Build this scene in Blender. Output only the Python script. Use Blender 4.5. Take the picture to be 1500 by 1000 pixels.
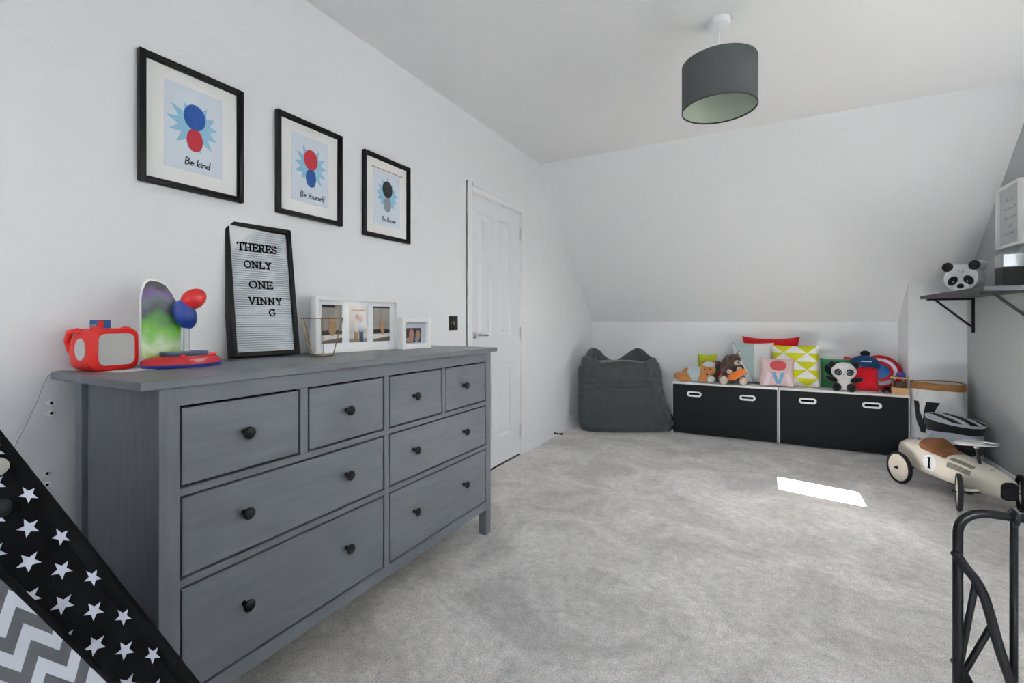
import bpy, bmesh, math, random
from mathutils import Vector, Matrix, noise
PI = math.pi
for o in list(bpy.data.objects): bpy.data.objects.remove(o)
S = bpy.context.scene
C = S.collection

# ------------------------------------------------------------------ camera
F_PX, YAW, V0, CX, CZ = 683.52, 0.49634, 469.6, 1.768, 1.100
cam = bpy.data.cameras.new('camera'); cam_ob = bpy.data.objects.new('camera', cam); C.objects.link(cam_ob)
cam.sensor_width = 36; cam.sensor_fit = 'HORIZONTAL'; cam.lens = F_PX * 36 / 1500
cam.shift_y = (V0 - 500) / 1500
cam.clip_start = 0.05
cam_ob.location = (CX, 0, CZ); cam_ob.rotation_euler = (PI / 2, 0, YAW)
S.camera = cam_ob

# ------------------------------------------------------------------ room measures (metres)
RW, RH = 3.16, 2.5025               # right wall x, ceiling z
YC, YK, ZK = 3.8015, 5.2305, 1.0912  # slope start, knee wall, knee height
YR = -1.9                           # wall behind the camera
WT = 0.12                           # wall thickness
SLIT = (3.215, 3.50, 1.02, 1.735)     # slim window in the right wall (y0, y1, z0, z1)
BIGW = (0.10, 2.65, 0.90, 2.15)     # wide window in the right wall, its blind drawn
REARW = (0.7, 2.3, 0.9, 2.1)    # window behind the camera (x0, x1, z0, z1)

# ------------------------------------------------------------------ daylight
w = bpy.data.worlds.new('sky'); S.world = w; w.use_nodes = True
nt = w.node_tree; bg = nt.nodes['Background']
sky = nt.nodes.new('ShaderNodeTexSky'); sky.sky_type = 'NISHITA'; sky.sun_disc = False
sky.sun_elevation = math.radians(50); sky.sun_rotation = math.radians(78); sky.dust_density = 3
hs = nt.nodes.new('ShaderNodeHueSaturation'); hs.inputs['Saturation'].default_value = 0.35
nt.links.new(sky.outputs[0], hs.inputs['Color']); nt.links.new(hs.outputs[0], bg.inputs['Color'])
bg.inputs['Strength'].default_value = 1.0
EL = math.radians(50)
sun = bpy.data.lights.new('sun', 'SUN'); sun.energy = 120; sun.angle = math.radians(0.53); sun.color = (1, .985, .97)
sun_ob = bpy.data.objects.new('sun', sun); C.objects.link(sun_ob)
sun_dir = Vector((-0.978 * math.cos(EL), 0.207 * math.cos(EL), -math.sin(EL)))
sun_ob.rotation_euler = sun_dir.to_track_quat('-Z', 'Y').to_euler(); sun_ob.location = (6, 0, 5)
def portal(name, loc, rot, sx, sy):
    l = bpy.data.lights.new(name, 'AREA'); l.shape = 'RECTANGLE'; l.size = sx; l.size_y = sy
    l.cycles.is_portal = True
    o = bpy.data.objects.new(name, l); C.objects.link(o); o.location = loc; o.rotation_euler = rot
portal('rear_window_portal', ((REARW[0]+REARW[1])/2, YR-WT-.01, (REARW[2]+REARW[3])/2), (PI/2, 0, 0), REARW[1]-REARW[0], REARW[3]-REARW[2])
portal('bed_window_portal', (RW+WT+.01, (BIGW[0]+BIGW[1])/2, (BIGW[2]+BIGW[3])/2), (PI/2, 0, PI/2), BIGW[1]-BIGW[0], BIGW[3]-BIGW[2])
portal('slim_window_portal', (RW+WT+.01, (SLIT[0]+SLIT[1])/2, (SLIT[2]+SLIT[3])/2), (PI/2, 0, PI/2), SLIT[1]-SLIT[0], SLIT[3]-SLIT[2])
vs = S.view_settings; vs.view_transform = 'Standard'; vs.look = 'None'; vs.gamma = 1; vs.use_curve_mapping = False
vs.exposure = 1.36
S.cycles.max_bounces = 14; S.cycles.diffuse_bounces = 10; S.cycles.transparent_max_bounces = 12

# ------------------------------------------------------------------ pixel helper: a pixel is a direction, a touched plane gives the distance
FV = Vector((-math.sin(YAW), math.cos(YAW), 0)); RV = Vector((math.cos(YAW), math.sin(YAW), 0)); CP = Vector((CX, 0, CZ))
def ray(u, v): return FV * F_PX + RV * (u - 750) + Vector((0, 0, V0 - v))
def px(u, v, x=None, y=None, z=None):
    r = ray(u, v)
    t = (x - CP.x) / r.x if x is not None else (y - CP.y) / r.y if y is not None else (z - CP.z) / r.z
    return CP + r * t

# ------------------------------------------------------------------ materials
def lin(c):
    if isinstance(c, str):
        c = tuple(int(c[i:i+2], 16) / 255 for i in (0, 2, 4))
    return tuple(x / 12.92 if x <= .04045 else ((x + .055) / 1.055) ** 2.4 for x in c)
MATS = {}
def M(name, col, rough=.6, metal=0, bump=0, bscale=200, var=0, vscale=8, spec=.5, coat=0, sheen=0, stretch=None, alpha=None, detail=4):
    if name in MATS: return MATS[name]
    m = bpy.data.materials.new(name); m.use_nodes = True; MATS[name] = m
    n = m.node_tree.nodes; L = m.node_tree.links; b = n['Principled BSDF']
    c = lin(col); b.inputs['Base Color'].default_value = (*c, 1); b.inputs['Roughness'].default_value = rough
    b.inputs['Metallic'].default_value = metal; b.inputs['Specular IOR Level'].default_value = spec
    b.inputs['Coat Weight'].default_value = coat; b.inputs['Sheen Weight'].default_value = sheen
    if bump or var:
        tc = n.new('ShaderNodeTexCoord'); mp = n.new('ShaderNodeMapping'); L.new(tc.outputs['Object'], mp.inputs[0])
        if stretch: mp.inputs['Scale'].default_value = stretch
    if var:
        t = n.new('ShaderNodeTexNoise'); t.inputs['Scale'].default_value = vscale; t.inputs['Detail'].default_value = detail
        L.new(mp.outputs[0], t.inputs['Vector'])
        r = n.new('ShaderNodeMapRange'); r.inputs[1].default_value = .3; r.inputs[2].default_value = .7
        r.inputs[3].default_value = 1 - var; r.inputs[4].default_value = 1 + var; L.new(t.outputs[0], r.inputs[0])
        x = n.new('ShaderNodeVectorMath'); x.operation = 'SCALE'; x.inputs[0].default_value = c; L.new(r.outputs[0], x.inputs['Scale'])
        L.new(x.outputs[0], b.inputs['Base Color'])
    if bump:
        t2 = n.new('ShaderNodeTexNoise'); t2.inputs['Scale'].default_value = bscale; t2.inputs['Detail'].default_value = 2
        L.new(mp.outputs[0], t2.inputs['Vector'])
        bp = n.new('ShaderNodeBump'); bp.inputs['Strength'].default_value = bump; bp.inputs['Distance'].default_value = .002
        L.new(t2.outputs[0], bp.inputs['Height']); L.new(bp.outputs[0], b.inputs['Normal'])
    return m
def glass_mat(name, tint=(1, 1, 1), gloss=.06):
    m = bpy.data.materials.new(name); m.use_nodes = True; n = m.node_tree.nodes; L = m.node_tree.links
    n.remove(n['Principled BSDF']); t = n.new('ShaderNodeBsdfTransparent'); t.inputs[0].default_value = (*tint, 1)
    g = n.new('ShaderNodeBsdfGlossy'); g.inputs['Roughness'].default_value = .02
    mx = n.new('ShaderNodeMixShader'); mx.inputs[0].default_value = gloss
    L.new(t.outputs[0], mx.inputs[1]); L.new(g.outputs[0], mx.inputs[2]); L.new(mx.outputs[0], n['Material Output'].inputs[0])
    MATS[name] = m; return m
def uv_pattern(name, c1, c2, fn):
    """two-colour print driven by UV; fn builds a 0/1 socket from (nodes, links, u, v)"""
    m = bpy.data.materials.new(name); m.use_nodes = True; n = m.node_tree.nodes; L = m.node_tree.links; b = n['Principled BSDF']
    b.inputs['Roughness'].default_value = .85
    uv = n.new('ShaderNodeUVMap'); sp = n.new('ShaderNodeSeparateXYZ'); L.new(uv.outputs[0], sp.inputs[0])
    def op(o, a, bb=None):
        x = n.new('ShaderNodeMath'); x.operation = o
        for i, s in enumerate((a, bb)):
            if s is None: continue
            if isinstance(s, (int, float)): x.inputs[i].default_value = s
            else: L.new(s, x.inputs[i])
        return x.outputs[0]
    f = fn(op, sp.outputs[0], sp.outputs[1])
    mx = n.new('ShaderNodeMix'); mx.data_type = 'RGBA'; L.new(f, mx.inputs[0])
    mx.inputs[6].default_value = (*lin(c1), 1); mx.inputs[7].default_value = (*lin(c2), 1)
    L.new(mx.outputs[2], b.inputs['Base Color']); MATS[name] = m; return m

wall_m = M('wall_paint', 'e6e8ea', .75, bump=.05, bscale=300)
ceil_m = M('ceiling_paint', 'e7e7e8', .6, bump=.03, bscale=300)
grey_wall = M('grey_wall_paint', 'a9aeae', .75, bump=.05, bscale=300)
gloss_white = M('white_gloss_trim', 'e9eaec', .35)
door_white = M('white_door_paint', 'dfe2e6', .4)
carpet = M('grey_carpet', 'b4b0ab', .95, sheen=.3)
dark_grey = M('dresser_grey_stain', '6f747c', .42, bump=.12, bscale=14, var=.10, vscale=9, stretch=(9, 9, 1))
dark_grey_h = M('dresser_grey_stain_along', '6f747c', .42, bump=.12, bscale=14, var=.10, vscale=5, stretch=(9, 1, 9))
dark_grey_top = M('dresser_grey_top', '70757b', .36, bump=.05, bscale=30, var=.06, vscale=6, stretch=(9, 1, 9))
knob_m = M('black_knob', '121417', .4, spec=.35)
black_paint = M('black_frame_paint', '0c0d0f', .45, spec=.3)
black_or_shade_m = M('black_and_gap_shade', '050506', .9, spec=.1)  # plain black for letters, and painted shade for gaps and slots
chrome = M('chrome', 'd9d9dc', .18, metal=1)
white_plastic = M('white_plastic', 'eceef0', .35)
paper = M('white_paper', 'e9ebee', .8)
matboard = M('mat_board', 'ececeb', .85)
red_plastic = M('red_silicone', 'e01f16', .45)
blue_plastic = M('blue_plastic', '1b2f8f', .35)
pale_grey = M('pale_grey_panel', 'c2c4c2', .6)
white_lacquer = M('white_lacquer', 'e9e9e8', .4)
black_panel = M('black_chalk_panel', '1d1f21', .75, bump=.03, bscale=120, spec=.25)
linen = M('charcoal_linen', '44494b', .95, bump=.5, bscale=160, var=.25, vscale=120, stretch=(1, 1, 4), sheen=.2)
tube_black = M('black_tube', '0e0f12', .28)
glass = glass_mat('window_glass')
clear = glass_mat('clear_acrylic', (.97, .98, .98), .10)

# carpet: shading of brushed pile patches put into the colour, and fine tufting
def make_carpet():
    n = carpet.node_tree.nodes; L = carpet.node_tree.links; b = n['Principled BSDF']
    tc = n.new('ShaderNodeTexCoord')
    def noise_(scale, det, rough=.5, dist=0):
        t = n.new('ShaderNodeTexNoise'); t.inputs['Scale'].default_value = scale; t.inputs['Detail'].default_value = det
        t.inputs['Roughness'].default_value = rough; t.inputs['Distortion'].default_value = dist; L.new(tc.outputs['Object'], t.inputs['Vector']); return t.outputs[0]
    def rng(s, a, b_, c, d):
        r = n.new('ShaderNodeMapRange'); r.inputs[1].default_value = a; r.inputs[2].default_value = b_; r.inputs[3].default_value = c; r.inputs[4].default_value = d
        L.new(s, r.inputs[0]); return r.outputs[0]
    def mul(a, b_):
        x = n.new('ShaderNodeMath'); x.operation = 'MULTIPLY'; L.new(a, x.inputs[0]); L.new(b_, x.inputs[1]); return x.outputs[0]
    big = rng(noise_(2.3, 8, .68, 1.0), .38, .62, .74, 1.12)
    mid = rng(noise_(26, 4, .65), .3, .7, .84, 1.16)
    fine = rng(noise_(190, 3, .7), .3, .7, .60, 1.40)
    f = mul(mul(big, mid), fine)
    x = n.new('ShaderNodeVectorMath'); x.operation = 'SCALE'; x.inputs[0].default_value = lin('d8d4d1'); L.new(f, x.inputs['Scale']); L.new(x.outputs[0], b.inputs['Base Color'])
    bp = n.new('ShaderNodeBump'); bp.inputs['Strength'].default_value = .9; bp.inputs['Distance'].default_value = .006
    L.new(noise_(260, 2, .6), bp.inputs['Height']); L.new(bp.outputs[0], b.inputs['Normal'])
make_carpet()

# ------------------------------------------------------------------ mesh helpers
class MB:
    def __init__(s): s.v = []; s.f = []; s.mi = []; s.cur = 0
    def add(s, vs_, fs):
        k = len(s.v); s.v += [tuple(p) for p in vs_]
        for f in fs: s.f.append(tuple(i + k for i in f)); s.mi.append(s.cur)
        return s
    def box(s, x0, x1, y0, y1, z0, z1):
        p = [(x, y, z) for z in (z0, z1) for y in (y0, y1) for x in (x0, x1)]
        return s.add(p, [(0, 2, 3, 1), (4, 5, 7, 6), (0, 1, 5, 4), (2, 6, 7, 3), (0, 4, 6, 2), (1, 3, 7, 5)])
    def bevbox(s, x0, x1, y0, y1, z0, z1, r=.004, seg=2):
        bm = bmesh.new(); bmesh.ops.create_cube(bm, size=1)
        for v in bm.verts: v.co = Vector(((x0+x1)/2 + v.co.x*(x1-x0), (y0+y1)/2 + v.co.y*(y1-y0), (z0+z1)/2 + v.co.z*(z1-z0)))
        bmesh.ops.bevel(bm, geom=bm.edges[:], offset=r, segments=seg, profile=.5, affect='EDGES')
        bm.verts.index_update(); s.add([v.co for v in bm.verts], [[v.index for v in f.verts] for f in bm.faces]); bm.free(); return s
    def prism(s, pts, d0, d1, axis='y'):
        """polygon in the plane across axis, extruded along it; for 'y' points are (x, z)"""
        n = len(pts)
        mk = {'y': lambda p, d: (p[0], d, p[1]), 'z': lambda p, d: (p[0], p[1], d), 'x': lambda p, d: (d, p[0], p[1])}[axis]
        return s.add([mk(p, d0) for p in pts] + [mk(p, d1) for p in pts],
                     [tuple(range(n)), tuple(range(2*n-1, n-1, -1))] + [(i, i + n, (i+1) % n + n, (i+1) % n) for i in range(n)])
    def tube(s, path, r, seg=10, closed=False, cap=True, flat=None):
        path = [Vector(p) for p in path]; n = len(path); rr = r if hasattr(r, '__len__') else [r] * n
        T = []
        for i in range(n):
            a = path[(i-1) % n] if closed or i else path[0]; b = path[(i+1) % n] if closed or i < n-1 else path[-1]
            T.append((b - a).normalized())
        up = Vector((0, 0, 1)) if abs(T[0].z) < .9 else Vector((1, 0, 0))
        N = (up - T[0] * up.dot(T[0])).normalized(); rings = []
        for i in range(n):
            N = (N - T[i] * N.dot(T[i])).normalized(); B = T[i].cross(N)
            rings.append([path[i] + (N * math.cos(2*PI*k/seg) + B * math.sin(2*PI*k/seg)) * rr[i] for k in range(seg)])
        vs_ = [p for q in rings for p in q]; fs = []
        for i in range(n if closed else n - 1):
            a, b = i * seg, ((i+1) % n) * seg
            for k in range(seg): fs.append((a + k, a + (k+1) % seg, b + (k+1) % seg, b + k))
        if cap and not closed: fs += [tuple(range(seg))[::-1], tuple(range((n-1)*seg, n*seg))]
        return s.add(vs_, fs)
    def lathe(s, prof, seg=24, c=(0, 0, 0), axis='z', cap=True):
        """profile of (r, h)"""
        mk = {'z': lambda r, h, a: (c[0] + r*math.cos(a), c[1] + r*math.sin(a), c[2] + h),
              'y': lambda r, h, a: (c[0] + r*math.cos(a), c[1] + h, c[2] + r*math.sin(a)),
              'x': lambda r, h, a: (c[0] + h, c[1] + r*math.cos(a), c[2] + r*math.sin(a))}[axis]
        n = len(prof); vs_ = [mk(r, h, 2*PI*k/seg) for r, h in prof for k in range(seg)]; fs = []
        for i in range(n - 1):
            for k in range(seg): fs.append((i*seg + k, i*seg + (k+1) % seg, (i+1)*seg + (k+1) % seg, (i+1)*seg + k))
        if cap: fs += [tuple(range(seg))[::-1], tuple(range((n-1)*seg, n*seg))]
        return s.add(vs_, fs)
    def ell(s, c, r, rot=None, seg=16, ring=10):
        R = rot or Matrix.Identity(3); vs_ = []
        for i in range(ring + 1):
            t = PI * i / ring
            for k in range(seg):
                a = 2*PI*k/seg; p = Vector((r[0]*math.sin(t)*math.cos(a), r[1]*math.sin(t)*math.sin(a), r[2]*math.cos(t)))
                vs_.append(Vector(c) + R @ p)
        fs = [(i*seg + k, (i+1)*seg + k, (i+1)*seg + (k+1) % seg, i*seg + (k+1) % seg) for i in range(ring) for k in range(seg)]
        return s.add(vs_, fs)
    def grid(s, fn, nu, nv, closed_u=False):
        vs_ = [fn(i / nu, j / nv) for j in range(nv + 1) for i in range(nu + (0 if closed_u else 1))]
        W = nu if closed_u else nu + 1
        return s.add(vs_, [(j*W + i, j*W + (i+1) % W, (j+1)*W + (i+1) % W, (j+1)*W + i) for j in range(nv) for i in range(nu)])
    def mesh(s, name, mats, smooth=None, uv=None):
        me = bpy.data.meshes.new(name); me.from_pydata(s.v, [], s.f)
        mats = mats if isinstance(mats, (list, tuple)) else [mats]
        for m in mats: me.materials.append(m)
        for p, i in zip(me.polygons, s.mi): p.material_index = i
        bm = bmesh.new(); bm.from_mesh(me); bmesh.ops.remove_doubles(bm, verts=bm.verts, dist=1e-6)
        bmesh.ops.recalc_face_normals(bm, faces=bm.faces); bm.to_mesh(me); bm.free()
        if uv:
            l = me.uv_layers.new(name='UVMap')
            for lp in me.loops: l.data[lp.index].uv = uv(me.vertices[lp.vertex_index].co)
        if smooth is not None:
            for p in me.polygons: p.use_smooth = True
            if smooth < 180: me.set_sharp_from_angle(angle=math.radians(smooth))
        return me
    def build(s, name, mats, parent=None, smooth=None, uv=None, loc=None):
        o = bpy.data.objects.new(name, s.mesh(name, mats, smooth, uv)); C.objects.link(o)
        if parent: o.parent = parent
        if loc: o.location = loc
        return o
def thing(name, label, cat, loc=(0, 0, 0), rz=0, group=None, rot=None):
    o = bpy.data.objects.new(name, None); o.empty_display_size = .05; C.objects.link(o); o.location = loc
    o.rotation_euler = rot if rot else (0, 0, rz); return tag(o, label, cat, group)
def tag(o, label, cat, group=None):
    o['label'] = label; o['category'] = cat
    if group: o['group'] = group
    return o
def struct(o): o['kind'] = 'structure'; return o
def fuse(mb, name, mat, parent=None, voxel=.008, smooth_it=4, loc=None):
    """one continuous skin around overlapping lumps"""
    o = bpy.data.objects.new(name, mb.mesh(name, mat)); C.objects.link(o)
    r = o.modifiers.new('r', 'REMESH'); r.mode = 'VOXEL'; r.voxel_size = voxel
    s = o.modifiers.new('s', 'SMOOTH'); s.iterations = smooth_it; s.factor = .5
    me = bpy.data.meshes.new_from_object(o.evaluated_get(bpy.context.evaluated_depsgraph_get()))
    o.modifiers.clear(); o.data = me
    if not me.materials: me.materials.append(mat)
    for p in me.polygons: p.use_smooth = True
    if parent: o.parent = parent
    if loc: o.location = loc
    return o
def strokes(mb, lines, width, y0, y1, sx=1, sz=1, ox=0, oz=0, shear=0):
    """pen strokes in the x-z plane as flat ribbons between y0 and y1"""
    for ln in lines:
        P = [(ox + (x + shear*z)*sx, oz + z*sz) for x, z in ln]
        for a, b in zip(P, P[1:]):
            d = Vector((b[0]-a[0], b[1]-a[1]));
            if d.length < 1e-7: continue
            d.normalize(); n = Vector((-d.y, d.x)) * width / 2; e = d * width * .3
            mb.prism([(a[0]-e.x+n.x, a[1]-e.y+n.y), (a[0]-e.x-n.x, a[1]-e.y-n.y), (b[0]+e.x-n.x, b[1]+e.y-n.y), (b[0]+e.x+n.x, b[1]+e.y+n.y)], y0, y1)
def arc(cx, cz, rx, rz, a0, a1, n=8): return [(cx + rx*math.cos(math.radians(a0+(a1-a0)*i/n)), cz + rz*math.sin(math.radians(a0+(a1-a0)*i/n))) for i in range(n+1)]
HAND = {  # handwritten letters, x-height .5, cap 1: (strokes, advance)
 'B': ([[(.05, 0), (.1, 1)], arc(.12, .76, .38, .24, 90, -90) + arc(.1, .26, .46, .26, 90, -90)], .72),
 'e': ([[(.05, .25), (.4, .3)] + arc(.24, .26, .2, .24, 10, 310)], .52),
 'k': ([[(.05, 0), (.1, 1)], [(.42, .5), (.1, .22), (.45, 0)]], .55), 'i': ([[(.08, .48), (.08, 0)], [(.1, .68), (.1, .74)]], .24),
 'n': ([[(.05, .5), (.05, 0)], arc(.23, .26, .18, .22, 180, 0) + [(.42, 0)]], .54),
 'd': ([arc(.22, .24, .19, .24, 30, 330), [(.44, 1), (.42, 0)]], .58),
 'Y': ([[(.05, .95), (.3, .5)], [(.6, 1), (.2, -.1)]], .62), 'o': ([arc(.22, .25, .2, .25, 90, 450, 12)], .52),
 'u': ([[(.05, .5)] + arc(.22, .2, .17, .2, 180, 360) + [(.4, .5), (.4, 0)]], .52),
 'r': ([[(.05, .5), (.05, 0)], arc(.22, .3, .17, .18, 180, 50)], .4), 's': ([arc(.2, .37, .13, .13, 50, 270) + arc(.2, .12, .14, .12, 90, -130)], .42),
 'l': ([[(.1, 1), (.07, 0)]], .24), 'f': ([arc(.28, .8, .16, .2, 50, 180) + [(.1, -.15)], [(0, .5), (.32, .5)]], .42),
 'a': ([arc(.22, .24, .19, .24, 30, 330), [(.42, .5), (.42, 0)]], .54), 'v': ([[(.03, .5), (.2, 0), (.4, .5)]], .46), ' ': ([], .32)}
def handwrite(mb, text, h, width, y0, y1, cx, z):
    total = sum(HAND[c][1] for c in text) * h; x = cx - total / 2
    for c in text:
        st, adv = HAND[c]; strokes(mb, st, width, y0, y1, h, h, x, z, .12); x += adv * h
def cushion_mb(wd, ht, th, n=14, pinch=.07, wob=0, seed=0):
    """square pillow standing on its lower edge: x width, z height, y thickness"""
    mb = MB()
    def side(sg):
        def f(u, v):
            a, b = 2*u - 1, 2*v - 1
            k = 1 - pinch * (1 - b*b) * abs(a)**3; k2 = 1 - pinch * (1 - a*a) * abs(b)**3
            t = (max(0, (1 - a**4) * (1 - b**4))) ** .55
            x, z = a*wd/2*k, ht/2 + b*ht/2*k2
            wv = wob * noise.noise((x*9 + seed, z*9, sg*3)) * (1 if 0 < u < 1 and 0 < v < 1 else .0)
            return (x, sg * (t*th/2) + wv, z)
        return f
    mb.grid(side(-1), n, n); mb.grid(side(1), n, n); return mb

# ================================================================== the room
def wall_with_holes(u0, u1, v0, v1, holes):
    """rectangle split round its openings: list of (u0,u1,v0,v1)"""
    us = sorted({u0, u1, *[h[0] for h in holes], *[h[1] for h in holes]}); v_ = sorted({v0, v1, *[h[2] for h in holes], *[h[3] for h in holes]})
    out = []
    for a, b in zip(us, us[1:]):
        for c, d in zip(v_, v_[1:]):
            if not any(h[0] <= a + 1e-9 and b - 1e-9 <= h[1] and h[2] <= c + 1e-9 and d - 1e-9 <= h[3] for h in holes): out.append((a, b, c, d))
    return out
DOOR = (2.676, 3.421, 0, 1.985)
mb = MB()
for a, b, c, d in wall_with_holes(YR, YK, 0, RH, [DOOR]): mb.box(-WT, 0, a, b, c, d)
struct(mb.build('wall_left', wall_m))
mb = MB()
for a, b, c, d in wall_with_holes(YR, YK, 0, RH, [SLIT, BIGW]): mb.box(RW, RW + WT, a, b, c, d)
struct(mb.build('wall_right', grey_wall))
mb = MB()
for a, b, c, d in wall_with_holes(0, RW, 0, RH, [REARW]): mb.box(a, b, YR - WT, YR, c, d)
struct(mb.build('wall_rear', wall_m))
struct(MB().box(0, RW, YK, YK + WT, 0, ZK).build('wall_far', wall_m))
struct(MB().prism([(YC, RH), (YK, ZK), (YK + .16, ZK), (YC, RH + .16)], 0, RW, 'x').build('ceiling_slope', wall_m))
struct(MB().box(0, RW, YR, YC, RH, RH + .16).build('ceiling', ceil_m))
struct(MB().box(0, RW, YR, YK, -.1, 0).build('floor', carpet))
# boxed-in corner under the slope on the right
ycol = 4.896; zc = RH - (ycol - YC) * (RH - ZK) / (YK - YC)
struct(MB().prism([(ycol, 0), (YK, 0), (YK, ZK), (ycol, zc)], 2.80, RW, 'x').build('wall_boxing', wall_m))
def skirting(name, pts_axis, a, b, base, sgn):
    prof = [(0, 0), (.016, 0), (.016, .082), (.012, .086), (.012, .095), (.009, .1), (.006, .118), (0, .12)]
    mb = MB()
    if pts_axis == 'y': mb.add([(base + sgn*p[0], t, p[1]) for t in (a, b) for p in prof], [tuple(range(8)), tuple(range(8, 16))] + [(i, (i+1) % 8, (i+1) % 8 + 8, i + 8) for i in range(8)])
    else: mb.add([(t, base + sgn*p[0], p[1]) for t in (a, b) for p in prof], [tuple(range(8)), tuple(range(8, 16))] + [(i, (i+1) % 8, (i+1) % 8 + 8, i + 8) for i in range(8)])
    return struct(mb.build(name, gloss_white))
skirting('baseboard_left', 'y', 3.486, YK, 0, 1); skirting('baseboard_left_rear', 'y', YR, 2.612, 0, 1)
skirting('baseboard_right', 'y', YR, ycol, RW, -1); skirting('baseboard_far', 'x', .016, 2.8, YK, -1)
skirting('baseboard_boxing', 'x', 2.8, RW - .016, ycol, -1)

# windows (none of them in view): frame, sash bars, pane
def window(name, wall, a0, a1, z0, z1, bars):
    fr = MB(); t = .035
    def bx(mb, p0, p1, q0, q1, d0=.06, d1=.11):
        if wall == 'r': mb.box(RW + d0, RW + d1, p0, p1, q0, q1)
        else: mb.box(p0, p1, YR - d1, YR - d0, q0, q1)
    bx(fr, a0 - .02, a0 + .001, z0, z1); bx(fr, a1 - .001, a1 + .02, z0, z1); bx(fr, a0, a1, z0 - .02, z0 + .001); bx(fr, a0, a1, z1 - .001, z1 + .02)
    for b in bars: bx(fr, b - t/2, b + t/2, z0, z1)
    f = struct(fr.build(name, gloss_white)); g = MB(); bx(g, a0, a1, z0, z1, .083, .087); g.build('pane', glass, f)
    s = MB()
    if wall == 'r': s.box(RW - .03, RW + .06, a0 - .02, a1 + .02, z0 - .03, z0 - .0005)
    else: s.box(a0 - .03, a1 + .03, YR - .06, YR + .04, z0 - .03, z0)
    s.build('window_sill', gloss_white, f)
window('window_1', 'r', *SLIT, [])
window('window_2', 'r', *BIGW, [BIGW[0] + .85, BIGW[0] + 1.7])
bm_ = bpy.data.materials.new('blind_cloth'); bm_.use_nodes = True; n_ = bm_.node_tree.nodes; n_.remove(n_['Principled BSDF'])
d_ = n_.new('ShaderNodeBsdfDiffuse'); t_ = n_.new('ShaderNodeBsdfTranslucent'); x_ = n_.new('ShaderNodeMixShader'); x_.inputs[0].default_value = .165
d_.inputs[0].default_value = (.85, .85, .84, 1); t_.inputs[0].default_value = (.86, .87, .87, 1)
for i_, q_ in enumerate((d_, t_)): bm_.node_tree.links.new(q_.outputs[0], x_.inputs[i_ + 1])
bm_.node_tree.links.new(x_.outputs[0], n_['Material Output'].inputs[0])
bl_ = thing('roller_blind', 'white roller blind drawn down over the wide window', 'blind', (RW, (BIGW[0] + BIGW[1])/2, BIGW[3] + .06)); hw = (BIGW[1] - BIGW[0])/2 + .04
MB().box(-.021, -.020, -hw, hw, BIGW[2] - BIGW[3] - .10, 0).build('blind_cloth', bm_, bl_)
MB().tube([(-.022, -hw - .01, .0), (-.022, hw + .01, 0)], .02, 14).build('roller', white_plastic, bl_, 60)
MB().bevbox(-.028, -.013, -hw, hw, BIGW[2] - BIGW[3] - .12, BIGW[2] - BIGW[3] - .098, .002).build('bottom_bar', white_plastic, bl_)
window('window_3', 'b', *REARW, [REARW[0] + .8])

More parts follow.
